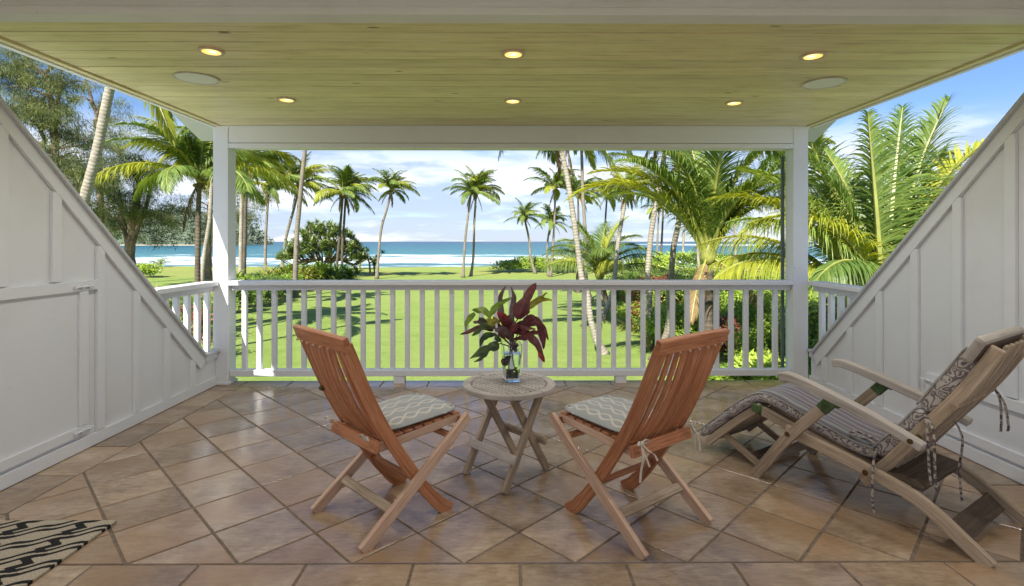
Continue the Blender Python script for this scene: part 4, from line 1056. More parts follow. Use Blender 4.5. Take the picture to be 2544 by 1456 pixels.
# sea
SEA = -5.2
def sea_mat():
    m, nt, b = newmat('ocean_water')
    geo = N(nt, 'ShaderNodeNewGeometry'); P = geo.outputs['Position']; sp = N(nt, 'ShaderNodeSeparateXYZ'); nt.links.new(P, sp.inputs[0]); Y = sp.outputs[1]
    wob = math_node(nt, 'MULTIPLY', math_node(nt, 'SUBTRACT', noise(nt, mapping(nt, P, (0.022, 0.022, 0)), 1.0, 4), 0.5), 60)
    Yw = math_node(nt, 'ADD', Y, wob)
    lg_ = math_node(nt, 'LOGARITHM', Y, 10.0)
    col = ramp(nt, maprange(nt, lg_, 2.0, 4.0, 0, 1, False), [(0.0, (0.10, 0.20, 0.19)), (0.18, (0.050, 0.205, 0.205)), (0.42, (0.014, 0.115, 0.145)), (0.75, (0.006, 0.052, 0.092)), (1.0, (0.004, 0.028, 0.062))])
    pat = noise(nt, mapping(nt, P, (0.012, 0.05, 0)), 1.0, 6, 0.6)
    col = mix_col(nt, maprange(nt, pat, 0.42, 0.62, 0.0, 0.5), col, (0.012, 0.095, 0.15))
    # surf: wash near the beach, a broken line of white further out
    n_ = noise(nt, mapping(nt, P, (0.05, 0.16, 0)), 1.0, 9, 0.68)
    nl = noise(nt, mapping(nt, P, (0.008, 0.02, 0)), 1.0, 5, 0.6)
    def belt(a, b_, c, d): return math_node(nt, 'MULTIPLY', maprange(nt, Yw, a, b_), maprange(nt, Yw, c, d, 1.0, 0.0))
    w1 = math_node(nt, 'MULTIPLY', belt(146, 152, 196, 212), maprange(nt, math_node(nt, 'ADD', math_node(nt,'MULTIPLY', n_, 0.65), math_node(nt,'MULTIPLY', nl, 0.35)), 0.40, 0.52))
    w2 = math_node(nt, 'MULTIPLY', belt(95, 110, 138, 146), maprange(nt, n_, 0.47, 0.60, 0.0, 0.85))
    w3 = math_node(nt, 'MULTIPLY', belt(225, 232, 238, 262), maprange(nt, math_node(nt, 'ADD', math_node(nt,'MULTIPLY', n_, 0.5), math_node(nt,'MULTIPLY', nl, 0.5)), 0.46, 0.54, 0.0, 0.85))
    w4 = math_node(nt, 'MULTIPLY', math_node(nt, 'MULTIPLY', maprange(nt, Y, 700, 800), maprange(nt, Y, 1250, 1500, 1.0, 0.0)), math_node(nt, 'MULTIPLY', maprange(nt, sp.outputs[0], 220, 320), maprange(nt, noise(nt, mapping(nt, P, (0.006, 0.012, 0)), 1.0, 6, 0.7), 0.45, 0.52)))
    caps = maprange(nt, noise(nt, mapping(nt, P, (0.03, 0.10, 0)), 1.0, 4, 0.75), 0.735, 0.76, 0.0, 0.8)
    foam = math_node(nt, 'MAXIMUM', math_node(nt, 'MAXIMUM', w1, w2), math_node(nt, 'MAXIMUM', w3, math_node(nt, 'MAXIMUM', w4, math_node(nt, 'MULTIPLY', caps, maprange(nt, Y, 180, 240)))), clamp=True)
    fcol = mix_col(nt, maprange(nt, noise(nt, mapping(nt, P, (0.035, 0.42, 0)), 1.0, 7, 0.7), 0.40, 0.56), (0.42, 0.56, 0.58), (0.84, 0.87, 0.88))
    nt.links.new(mix_col(nt, foam, col, fcol), b.inputs['Base Color'])
    nt.links.new(maprange(nt, foam, 0, 1, 0.28, 0.8), b.inputs['Roughness']); b.inputs['IOR'].default_value = 1.33; b.inputs['Specular IOR Level'].default_value = 0.35
    bump(nt, b, math_node(nt, 'ADD', noise(nt, mapping(nt, P, (0.10, 0.30, 0)), 1.0, 7, 0.65), noise(nt, mapping(nt, P, (0.5, 1.2, 0)), 1.0, 4, 0.6)), 0.6, 1.2)
    return m
xs = np.concatenate([np.linspace(-26000, -400, 20), np.linspace(-380, 380, 180), np.linspace(400, 26000, 20)])
ysg = np.concatenate([np.linspace(86, 262, 150), np.geomspace(270, 30000, 30)])
def seaz(x, y_):
    if y_ > 262: return SEA
    w_ = 60*(mnoise.noise(Vector((x*0.022, y_*0.022, 0.3)))*0.5)
    z = SEA
    for c, h, wd in ((200, 0.9, 9), (150, 0.35, 5), (236, 0.8, 8), (122, 0.25, 4)):
        d = (y_ + w_*0.4 - c)/wd; z += h*math.exp(-d*d)*(0.6+0.6*mnoise.noise(Vector((x*0.03, c, 1.0))))
    return z + 0.18*mnoise.noise(Vector((x*0.12, y_*0.3, 2.0)))
V = [(x, y_, seaz(x, y_)) for y_ in ysg for x in xs]; nx = len(xs)
Q = [(j*nx+i, j*nx+i+1, (j+1)*nx+i+1, (j+1)*nx+i) for j in range(len(ysg)-1) for i in range(nx-1)]
s_ = np_mesh('sea', V, Q, sea_mat(), smooth=True); s_['kind'] = 'structure'

# foliage helpers -------------------------------------------------------
def leaf_quads(P, D, U, Ln, Wd, bend=0.0):
    """diamond leaves: P base, D direction, U up-ish normal, all (n,3); returns verts, quads"""
    D = D/np.linalg.norm(D, axis=1, keepdims=True); S = np.cross(D, U); S /= (np.linalg.norm(S, axis=1, keepdims=True)+1e-9)
    Nn = np.cross(S, D); Ln = np.asarray(Ln).reshape(-1, 1)*np.ones((len(P), 1)); Wd = np.asarray(Wd).reshape(-1, 1)*np.ones((len(P), 1))
    a = P; m1 = P + D*Ln*0.45 + S*Wd*0.5 + Nn*Ln*bend*0.3; m2 = P + D*Ln*0.45 - S*Wd*0.5 + Nn*Ln*bend*0.3; t = P + D*Ln
    V = np.stack([a, m1, t, m2], 1).reshape(-1, 3); Fq = np.arange(len(V)).reshape(-1, 4)
    return V, Fq
def rnd_dirs(n, rng):
    d = rng.normal(size=(n, 3)); return d/np.linalg.norm(d, axis=1, keepdims=True)
def blob_leaves(rng, n, c, r, size, up=0.3):
    """leaves spread over lumpy clumps filling an ellipsoid (c centre, r radii)"""
    c = np.array(c); r = np.array(r)
    k = max(6, int(n/70)); cc = rnd_dirs(k, rng)*(rng.uniform(0.35, 1.0, (k, 1))**0.5); cc[:, 2] = np.abs(cc[:, 2])*1.0 - 0.25*(rng.random(k) < 0.3)
    idx = rng.integers(0, k, n); cr = rng.uniform(0.16, 0.34, k)
    d = rnd_dirs(n, rng); p = cc[idx] + d*(cr[idx][:, None])*(rng.uniform(0.4, 1.0, (n, 1)))
    P = c + p*r
    U = d*0.55 + rnd_dirs(n, rng)*0.55 + np.array([-0.1, -0.45, 0.75])
    D = np.cross(U, rnd_dirs(n, rng)) + d*0.35
    return leaf_quads(P, D, U, size*rng.uniform(0.6, 1.3, n), size*0.45*rng.uniform(0.6, 1.2, n))
def rosettes(rng, centers, nb, L, Wd, lift=0.8, segs=3, droop=0.9):
    """arching strap leaves in rosettes"""
    Vs = []; Fs = []; off = 0
    for c, sc_ in centers:
        az = rng.uniform(0, 2*math.pi, nb); el = rng.uniform(0.15, 1.45, nb)*lift; ll = L*sc_*rng.uniform(0.6, 1.15, nb)
        p = np.repeat(np.array(c)[None], nb, 0).astype(float); e = el.copy(); S = np.stack([-np.sin(az), np.cos(az), np.zeros(nb)], 1); rows = []
        for k in range(segs+1):
            w_ = Wd*sc_*(1.0 if k < segs else 0.05)*(0.6 if k == 0 else 1.0); rows.append((p + S*w_/2, p - S*w_/2))
            d = np.stack([np.cos(az)*np.cos(e), np.sin(az)*np.cos(e), np.sin(e)], 1); p = p + d*(ll/segs)[:, None]; e = e - droop/segs*(1+0.5*k)
        V = np.stack([x for r_ in rows for x in r_], 1); m_ = 2*(segs+1)
        base = off + np.arange(nb)*m_
        for k in range(segs): Fs.append(np.stack([base+2*k, base+2*k+1, base+2*k+3, base+2*k+2], 1))
        Vs.append(V.reshape(-1, 3)); off += nb*m_
    return np.concatenate(Vs), np.concatenate(Fs)
def join(parts):
    Vs = []; Fs = []; off = 0
    for V, Fq in parts: Vs.append(V); Fs.append(Fq+off); off += len(V)
    return np.concatenate(Vs), np.concatenate(Fs)

PALMG = leafmat('palm_green', (0.085, 0.155, 0.030), (0.24, 0.32, 0.07), 0.35, 0.42)
PALMY = leafmat('palm_yellow_green', (0.24, 0.29, 0.030), (0.48, 0.49, 0.07), 0.4, 0.42)
PALMD = leafmat('palm_dead_frond', (0.14, 0.09, 0.04), (0.30, 0.21, 0.09), 0.2, 0.7)
RACH = plain('rachis', (0.26, 0.27, 0.06), 0.45, 0, 6, 0.25)
RACHD = plain('dry_rachis', (0.20, 0.14, 0.07), 0.7, 0, 6, 0.3)
def bark(name, c1, c2, ring=9.0):
    m, nt, b = newmat(name); tc = N(nt, 'ShaderNodeTexCoord'); sp = N(nt, 'ShaderNodeSeparateXYZ'); nt.links.new(tc.outputs['UV'], sp.inputs[0])
    P = N(nt, 'ShaderNodeNewGeometry').outputs['Position']
    n_ = noise(nt, mapping(nt, P, (1.5, 1.5, 6)), 2.5, 7, 0.7); blot = noise(nt, P, 1.3, 5, 0.65)
    wv = math_node(nt, 'SINE', math_node(nt, 'ADD', math_node(nt, 'MULTIPLY', sp.outputs[0], ring*2*math.pi), math_node(nt, 'MULTIPLY', n_, 5.0)))
    col = ramp(nt, math_node(nt, 'ADD', math_node(nt, 'MULTIPLY', n_, 0.55), math_node(nt, 'MULTIPLY', blot, 0.45)), [(0.34, c1), (0.62, c2)])
    col = mix_col(nt, maprange(nt, wv, 0.3, 1.0, 0.0, 0.28), col, tuple(x*0.5 for x in c1))
    nt.links.new(col, b.inputs['Base Color']); b.inputs['Roughness'].default_value = 0.9
    bump(nt, b, math_node(nt, 'ADD', n_, math_node(nt, 'MULTIPLY', wv, -0.25)), 0.7, 0.03)
    return m
BPALE = bark('pale_palm_bark', (0.20, 0.165, 0.125), (0.44, 0.40, 0.33), 9.0)
BDARK = bark('dark_palm_bark', (0.055, 0.042, 0.032), (0.16, 0.125, 0.09), 6.0)
BGREY = bark('grey_palm_bark', (0.13, 0.105, 0.08), (0.30, 0.26, 0.205), 9.0)
BCAS = bark('casuarina_bark', (0.10, 0.07, 0.05), (0.26, 0.19, 0.14), 0.6)

def frond_mesh(name, th0, curl, nleaf, llen, mats, seed, segs=3, hang=1.0, wid=0.030, vee=0.3, sweep=0.6, side_curl=0.0, narrow=1.0):
    rng = np.random.default_rng(seed); n = 15
    P = [Vector((0, 0, 0))]; T = []
    for i in range(n):
        s_ = i/(n-1); th = th0 - curl*(s_**1.25); az = side_curl*s_*s_
        d = Vector((math.cos(th)*math.cos(az), math.cos(th)*math.sin(az), math.sin(th))); T.append(d)
        if i < n-1: P.append(P[-1] + d/(n-1))
    mb = MB(); mb.tube(P, [0.017*(1-i/(n-1))**0.8*narrow+0.0015 for i in range(n)], 5, 1)
    V = [np.array(mb.v)]; faces = list(mb.f); mi = [1]*len(mb.f); off = len(mb.v)
    rows = []; fs = []
    for k in range(nleaf):
        s_ = 0.13 + 0.87*k/(nleaf-1)
        f_ = s_*(n-1); i = min(n-2, int(f_)); a = f_-i
        p = P[i]*(1-a)+P[i+1]*a; t = (T[i]*(1-a)+T[i+1]*a).normalized()
        sd = t.cross(Vector((0,0,1))); sd = sd.normalized() if sd.length > 1e-4 else Vector((0,1,0)); up = sd.cross(t).normalized()
        prof = (0.55+0.45*min(1, (s_-0.13)/0.22))*(1.0 if s_ < 0.55 else max(0.22, 1-((s_-0.55)/0.45)**1.6*0.78))
        for sg in (-1, 1):
            L = llen*prof*rng.uniform(0.88, 1.1); fw = sweep+0.55*s_+rng.normal()*0.09
            d = (sd*sg*math.cos(fw) + t*math.sin(fw) + up*(vee+rng.normal()*0.09)).normalized()
            q = Vector(p); wdir = (t - d*t.dot(d)); wdir = wdir.normalized() if wdir.length > 1e-4 else up
            b_ = off
            g_ = hang*rng.uniform(0.7, 1.35)
            for j in range(segs+1):
                w_ = wid*(0.55 if j == 0 else (1.0 if j < segs*0.6 else 1.0-(j/segs)**2*0.97))*(0.75+0.25*prof)
                V.append(np.array([tuple(q+wdir*w_/2), tuple(q-wdir*w_/2)])); off += 2
                d = (d + Vector((0, 0, -g_*0.45/segs*(1+1.1*j)))).normalized(); q = q + d*(L/segs)
            for j in range(segs):
                faces.append((b_+2*j, b_+2*j+1, b_+2*j+3, b_+2*j+2)); mi.append(0)
    me = bpy.data.meshes.new(name); me.from_pydata(np.concatenate(V).tolist(), [], faces)
    for mm in mats: me.materials.append(mm)
    me.polygons.foreach_set('material_index', mi); me.update()
    return me
SPREAD = [(R(80), R(65)), (R(62), R(85)), (R(45), R(88)), (R(26), R(80)), (R(6), R(70)), (R(-20), R(55)), (R(-50), R(32))]
FAR_T = {}; MID_T = {}
def templates(store, nleaf, segs, wid, llen, nv):
    for i, (a, c) in enumerate(SPREAD):
        store[i] = [frond_mesh('frond', a+0.08*(v-1), c*(0.85+0.2*v), nleaf, llen*(1-0.1*v), (PALMG, RACH), i*10+v, segs, 1.0+0.35*v, wid, 0.25 if i < 3 else 0.05, 0.6, (v-0.5)*0.5) for v in range(nv)]
        store['y%d' % i] = [frond_mesh('frond', a, c*1.05, nleaf, llen, (PALMY, RACH), i*10+7, segs, 1.3, wid, 0.1, 0.6, 0.3)]
    store['dead'] = [frond_mesh('frond', R(-62), R(22), nleaf//2, llen*0.8, (PALMD, RACHD), 91, segs, 2.2, wid, 0, 0.7, 0.2), frond_mesh('frond', R(-35), R(48), nleaf//2, llen*0.8, (PALMD, RACHD), 92, segs, 2.4, wid, 0, 0.7, -0.3)]
templates(FAR_T, 60, 3, 0.024, 0.27, 3)
templates(MID_T, 105, 4, 0.0125, 0.27, 3)
def palm(base, mids, top, crownR, label, kind='far', nf=20, barkm=None, tw=0.14, ybase=None, dead=2, yel=0.3, wind=0.5, group=None, low=4, seed=None, topz=0.0, cat='palm tree', lift=0, azr=None):
    """base/mids/top in photograph pixels; distance follows from where the base meets the ground"""
    bx, by = base; Y = ybase if ybase else EYE*F/(by-600)
    Bp = at(bx, by, Y); Bp.z = gz(Bp.x, Y) - 0.05
    pts = [Bp] + [at(x, y_, Y + 0.0) for x, y_ in mids] + [at(*top, Y + topz)]
    pts = [p for i, p in enumerate(pts) if i == 0 or p.z > pts[0].z+0.15]
    sd = seed if seed is not None else int(bx*7+by); rn = random.Random(sd)
    o = empty('palm_tree', label, cat, Bp, 0, group)
    loc = catmull([p-Bp for p in pts], 6)
    H = loc[-1].z; k = max(14, min(110, int(H*(9 if kind == 'mid' else 2.2))))
    # resample and ring the trunk
    cum = [0]
    for a, b_ in zip(loc, loc[1:]): cum.append(cum[-1]+(b_-a).length)
    rs = []; j = 0
    for i in range(k+1):
        d = cum[-1]*i/k
        while j < len(cum)-2 and cum[j+1] < d: j += 1
        t = (d-cum[j])/max(1e-6, cum[j+1]-cum[j]); rs.append(loc[j].lerp(loc[j+1], min(1, t)))
    rad = [tw*(0.86 - 0.22*(i/k) + 0.75*math.exp(-i/k*H/0.42))*(1.0+(0.022 if i % 2 else -0.015)+rn.uniform(-0.02, 0.02)) for i in range(k+1)]
    MB().tube(rs, rad, 12 if kind == 'mid' else 8).build('trunk', barkm or BGREY, o, smooth=True)
    tp = rs[-1]; store = MID_T if kind == 'mid' else FAR_T
    # crown base of sheaths and a few nuts
    mb = MB(); mb.tube([tp-Vector((0,0,tw*1.0)), tp+Vector((0,0,tw*0.4)), tp+Vector((0,0,tw*2.6))], [tw*0.8, tw*1.2, tw*0.35], 10); mb.build('crownshaft', RACHD if kind != 'mid' else RACH, o, smooth=True)
    ga = 2.39996; nf = int(nf*1.12)
    for i in range(nf):
        q = i/(nf-1); row = min(low, int(q*(low+0.99))); az = i*ga + rn.uniform(-0.25, 0.25)
        # the wind from the left pushes fronds to the right and lifts those on the left
        az2 = az - wind*math.sin(az)
        if azr: az2 = R(rn.uniform(*azr))
        if math.cos(az) < -0.3 and row > 1 and rn.random() < wind: row -= 1
        row = max(0, row-lift) if rn.random() < 0.5 else row
        key = ('y%d' % row) if rn.random() < yel else row
        me = rn.choice(store[key]); L = crownR*rn.uniform(0.72, 1.18)*(0.86 if row == 0 else 1)
        f = bpy.data.objects.new('frond', me); C.objects.link(f); f.parent = o
        f.location = tp + Vector((math.cos(az2)*tw*0.4, math.sin(az2)*tw*0.4, tw*(1.2-0.7*q))); f.rotation_euler = (rn.uniform(-0.38, 0.38), rn.uniform(-0.28, 0.20), az2); f.scale = (L, L, L)
    for i in range(dead):
        me = rn.choice(store['dead']); f = bpy.data.objects.new('frond', me); C.objects.link(f); f.parent = o; L = crownR*0.6
        f.location = tp; f.rotation_euler = (0, 0, rn.uniform(0, 6.28)); f.scale = (L, L, L)
    if kind == 'far' or dead:
        mb = MB(); 
        for i in range(7):
            a = rn.uniform(0, 6.28); sph(mb, (tp.x+math.cos(a)*tw*1.3, tp.y+math.sin(a)*tw*1.3, tp.z-rn.uniform(0, 0.35)), 0.12, 7)
        mb.build('coconuts', plain('husk', (0.20, 0.16, 0.05), 0.7) if 'HUSK' not in globals() else HUSK, o, smooth=True)
    return o
HUSK = plain('coconut_husk', (0.19, 0.15, 0.05), 0.7, 0, 5, 0.4)

GP = 'coconut palms on the lawn by the shore'
palm((1150,689), [(1155,605),(1162,540)], (1171,478), 3.4, 'left one of the twin palms standing in the middle of the view', nf=20, group=GP, tw=0.20, yel=0.2)
palm((1169,686), [(1176,640),(1178,560)], (1183,480), 3.9, 'right one of the twin palms in mid view, crown blown to the right', nf=24, group=GP, tw=0.20, wind=0.8, yel=0.45)
palm((936,694), [(943,605),(949,560),(961,520)], (972,474), 3.2, 'single palm with a kinked dark trunk left of the centre', nf=22, group=GP, tw=0.19)
palm((833,695), [(842,605),(846,555)], (852,484), 3.9, 'left one of the two close palms over the pandanus tree', nf=18, group=GP, tw=0.19, barkm=BDARK, yel=0.35, wind=0.5)
palm((849,693), [(851,605),(855,550)], (859,484), 4.0, 'right one of the two close palms over the pandanus tree', nf=22, group=GP, tw=0.18, barkm=BDARK, yel=0.4, wind=0.6)
palm((732,739), [(737,593),(743,520),(751,436),(757,376)], (760,300), 3.6, 'tall pale trunk crossing the pandanus tree, crown hidden by the roof', nf=18, group=GP, tw=0.22, barkm=BGREY)
palm((701,667), [(710,593),(730,520)], (744,463), 5.8, 'right leaning palm behind the tall pale trunk', nf=24, group=GP, tw=0.26, ybase=78, yel=0.35, wind=0.6)
palm((659,675), [(660,593),(665,508)], (671,463), 5.8, 'slim brown palm between the double trunk and the leaning one', nf=24, group=GP, tw=0.24, yel=0.35, wind=0.4)
palm((596,735), [(598,650),(600,520)], (603,398), 3.4, 'pale left trunk of the double palm beside the left post', nf=18, group=GP, tw=0.19, barkm=BPALE, yel=0.4)
palm((605,739), [(607,650),(610,520)], (614,402), 3.6, 'dark right trunk of the double palm beside the left post', nf=20, group=GP, tw=0.17, barkm=BDARK, yel=0.4, wind=0.6)
palm((1330,680), [(1319,641),(1314,593)], (1303,542), 2.9, 'short palm leaning left over the green hedge', nf=20, group=GP, tw=0.20, wind=0.5, yel=0.15)
palm((1363,685), [(1359,629),(1363,581)], (1371,555), 3.0, 'short thin palm crossing a taller palm right of the hedge centre', nf=20, group=GP, tw=0.17, wind=0.2, yel=0.15)
palm((1367,687), [(1373,629),(1378,532)], (1379,470), 3.9, 'taller slim palm rising through the crown of a short one', nf=20, group=GP, tw=0.18, wind=0.2, yel=0.25)
palm((1440,688), [(1437,600),(1437,547)], (1436,486), 4.0, 'dark thin palm between the two pale leaning trunks', nf=22, group=GP, tw=0.17, barkm=BDARK, wind=0.8)
palm((1503,682), [(1504,600),(1504,550)], (1508,488), 3.2, 'slender dark palm behind the bushy low palm', nf=20, group=GP, tw=0.17, barkm=BDARK, yel=0.1)
palm((1632,667), [(1633,610),(1635,560)], (1637,520), 3.0, 'very thin distant palm left of its dark thin neighbour', nf=14, group=GP, tw=0.20, barkm=BGREY)
palm((1641,664), [(1644,600),(1646,560)], (1648,500), 3.0, 'thin dark distant palm behind the naupaka hedge', nf=14, group=GP, tw=0.22, barkm=BDARK)
palm((1696,671), [(1697,620),(1699,560)], (1700,480), 3.4, 'thin whitish distant palm just left of the big young palm', nf=14, group=GP, tw=0.22, barkm=BPALE)
palm((1737,690), [(1733,605),(1732,540)], (1731,470), 3.4, 'pale palm trunk seen against the surf behind the big young palm', nf=16, group=GP, tw=0.20, barkm=BPALE)
palm((1828,685), [(1827,605),(1826,560)], (1826,500), 3.4, 'whitish palm trunk standing near the rail fence', nf=16, group=GP, tw=0.19, barkm=BPALE)
palm((1946,722), [(1947,600),(1947,520)], (1962,372), 3.9, 'palm half hidden by the right post, crown under the eave', nf=22, group=GP, tw=0.15, barkm=BGREY)
palm((2301,690), [(2305,600),(2312,500)], (2336,405), 2.9, 'far palm on the right with the highest ragged crown', nf=20, group=GP, tw=0.19, yel=0.5)
palm((2318,692), [(2316,600),(2320,520)], (2330,455), 2.6, 'far palm on the right under the highest ragged crown', nf=18, group=GP, tw=0.18, yel=0.5)
palm((2375,700), [(2366,600)], (2362,470), 2.6, 'rightmost far palm, touching the slope of the right wall', nf=18, group=GP, tw=0.18, yel=0.5)

GM = 'tall palms nearer to the house'
palm((1503,882), [(1480,839),(1465,780),(1458,722),(1445,690),(1434,605),(1420,508),(1406,424),(1396,381)], (1380,300), 3.6, 'tall pale palm leaning left with its root foot on the lawn', 'mid', 22, BPALE, 0.135, group=GM)
palm((1468,748), [(1456,694),(1454,581),(1448,484),(1445,381)], (1441,335), 3.9, 'straight brown speckled trunk right of the leaning pale palm', 'far', 20, BGREY, 0.155, group=GM, low=5)
palm((1494,799), [(1517,741),(1526,694),(1535,605),(1545,545)], (1557,476), 1.75, 'pale palm leaning right with a brown ragged crown', 'far', 22, BPALE, 0.15, group=GM, dead=9, yel=0.6)
palm((1616,866), [(1613,807),(1613,722),(1609,690),(1615,605),(1625,532),(1651,383)], (1668,290), 3.8, 'pale palm trunk rising from the lawn edge by the shrubs', 'mid', 20, BPALE, 0.135, group=GM)
palm((1622,897), [(1655,833),(1663,780),(1662,722),(1667,690),(1673,617),(1686,552),(1699,467)], (1722,300), 3.8, 'brown white trunk that leans right out of the shrubs', 'mid', 20, BGREY, 0.13, group=GM)
palm((495,838), [(491,700),(492,600),(493,520)], (496,446), 4.0, 'dark trunked palm with broad yellow green crown left of the post', 'mid', 22, BDARK, 0.15, group=GM, yel=0.35, wind=0.0, dead=1, low=3)
palm((500,784), [(502,698),(507,637),(521,546),(527,458)], (548,365), 3.5, 'pale leaning trunk just left of the left post', 'mid', 20, BPALE, 0.15, group=GM, dead=1)
palm((165,944), [(190,620),(205,515),(240,380),(272,225)], (300,130), 3.4, 'large pale leaning trunk in front of the feathery trees', 'mid', 6, BPALE, 0.19, group=GM, wind=0, dead=0, low=6, azr=(-60, 50), seed=5)

# young palms: long fronds placed one by one
def young_palm(base, top, Y, tw, fr, label, barkm, seed=0, shaft=0.9):
    Bp = at(base[0], base[1], Y); Bp.z = gz(Bp.x, Y)-0.05; Tp = at(top[0], top[1], Y)-Bp
    o = empty('young_palm', label, 'palm tree', Bp, 0)
    n = 26; MB().tube([Tp*(i/n) for i in range(n+1)], [tw*(1.0+0.5*math.exp(-i*0.5)+(0.05 if i % 2 else -0.05)) for i in range(n+1)], 14).build('trunk', barkm, o, smooth=True)
    MB().tube([Tp+Vector((0,0,-0.1)), Tp+Vector((0,0,0.12)), Tp+Vector((0,0,0.45)), Tp+Vector((0,0,shaft))], [tw*1.15, tw*1.75, tw*1.3, tw*0.3], 12).build('crownshaft', RACH, o, smooth=True)
    rn = random.Random(seed)
    for k, (az, th, curl, L, col, sc_) in enumerate(fr):
        me = frond_mesh('frond', R(th), R(curl), 115, 0.25*sc_, (PALMY if col == 'y' else PALMD if col == 'd' else PALMG, RACH), seed*50+k, 5, rn.uniform(1.2, 1.9) if th < 65 else rn.uniform(0.7, 1.3), 0.0095, 0.32 if th > 55 else 0.12, 0.55, rn.uniform(-0.6, 0.6))
        f = bpy.data.objects.new('frond', me); C.objects.link(f); f.parent = o
        f.location = Tp + Vector((math.cos(R(az))*tw*0.5, math.sin(R(az))*tw*0.5, 0.15)); f.rotation_euler = (0, 0, R(az)); f.scale = (L, L, L)
    return o
# azimuth 0 = right, 180 = left, 270 = toward the viewer
young_palm((1760,965), (1759,650), 15.0, 0.135, [
    (170,66,105,4.9,'y',1.0),(150,78,75,4.7,'g',1),(100,84,55,4.6,'g',1),(60,80,75,4.6,'g',1),(20,72,95,4.6,'g',1),(0,68,98,4.4,'g',1),(330,76,90,4.4,'g',1),
    (-25,66,112,4.0,'y',1),(200,72,88,4.6,'g',1),(228,78,80,4.4,'g',1),(300,74,100,3.9,'g',1),(10,72,96,4.4,'g',1),(178,74,92,4.5,'y',1),(270,84,60,4.3,'g',1),(135,62,80,4.2,'g',1),(40,60,90,4.3,'g',1),(118,88,30,4.5,'g',1),(345,84,70,4.5,'g',1),(232,-38,30,2.2,'d',1),(318,-30,36,2.0,'d',1)],
    'big young palm with a bright green shaft and spreading fronds', BDARK, 1)
young_palm((2205,1180), (2200,800), 9.2, 0.13, [
    (188,88,10,3.5,'g',1.0),(20,72,48,4.2,'y',1.0),(5,64,46,4.3,'g',1),(160,72,55,3.6,'g',1),(185,60,75,3.5,'g',1),(200,70,95,3.4,'y',1),(220,48,85,3.2,'g',1),(172,46,85,3.4,'y',1),
    (40,84,25,4.0,'g',1),(100,80,40,3.6,'g',1),(330,66,70,3.3,'g',1),(15,56,60,3.6,'y',1),(200,-30,35,1.9,'d',1),(140,80,35,3.6,'g',1),(30,72,12,4.25,'g',1)],
    'huge young palm with upright fronds filling the right opening', BGREY, 2)
young_palm((2120,1050), (2115,745), 12.2, 0.13, [
    (175,70,85,4.2,'y',1),(200,62,95,4.0,'y',1),(150,80,70,4.3,'g',1),(215,76,90,4.0,'g',1),(120,76,60,4.2,'g',1),(165,52,85,3.9,'y',1),(185,40,70,3.6,'y',1),(60,78,60,4.0,'g',1),(190,86,45,4.4,'g',1),(10,70,70,3.8,'g',1),(240,60,90,3.4,'g',1)],
    'yellowish young palm whose fronds droop behind the right post', BGREY, 3)
young_palm((1513,768), (1490,690), 32.0, 0.17, [
    (az, th, cu_, 4.1, c, 1.2) for az, th, cu_, c in ((0,60,95,'g'),(30,74,85,'g'),(70,82,60,'g'),(120,80,70,'g'),(160,66,100,'g'),(190,58,95,'g'),(220,70,90,'g'),(260,62,100,'g'),(300,68,100,'g'),(335,50,85,'g'),(10,84,50,'y'),(170,84,50,'g'),(280,40,70,'y'),(200,36,70,'g'),(350,30,60,'g'))],
    'bushy low palm with dark green fronds amid the leaning trunks', BDARK, 4)
young_palm((1436,700), (1436,672), 44.0, 0.17, [
    (az, th, cu_, 2.9, 'y', 1.15) for az, th, cu_ in ((180,62,100),(200,48,90),(150,70,95),(0,60,95),(240,55,95),(300,50,90),(170,36,70),(110,80,60))],
    'low yellow palm at the foot of the leaning trunks', BDARK, 5)
young_palm((397,668), (397,663), 80, 0.12, [(az, th, 90, 1.9, 'g', 1.3) for az, th in ((0,55),(180,55),(40,75),(140,75),(220,62),(320,62),(90,80))], 'tiny palm seedling on the lawn edge at the far left', BDARK, 6)
young_palm((894,668), (894,660), 78, 0.12, [(az, th, 90, 2.2, 'y' if az < 100 else 'g', 1.3) for az, th in ((0,55),(180,55),(40,75),(140,75),(220,62),(320,62),(90,80))], 'small yellow palm beside the pandanus tree', BDARK, 7)
young_palm((930,670), (930,668), 70, 0.10, [(az, 78, 30, 1.6, 'g', 1.2) for az in (0,60,120,180,240,300)], 'small spiky palm just left of the kinked trunk', BDARK, 8)

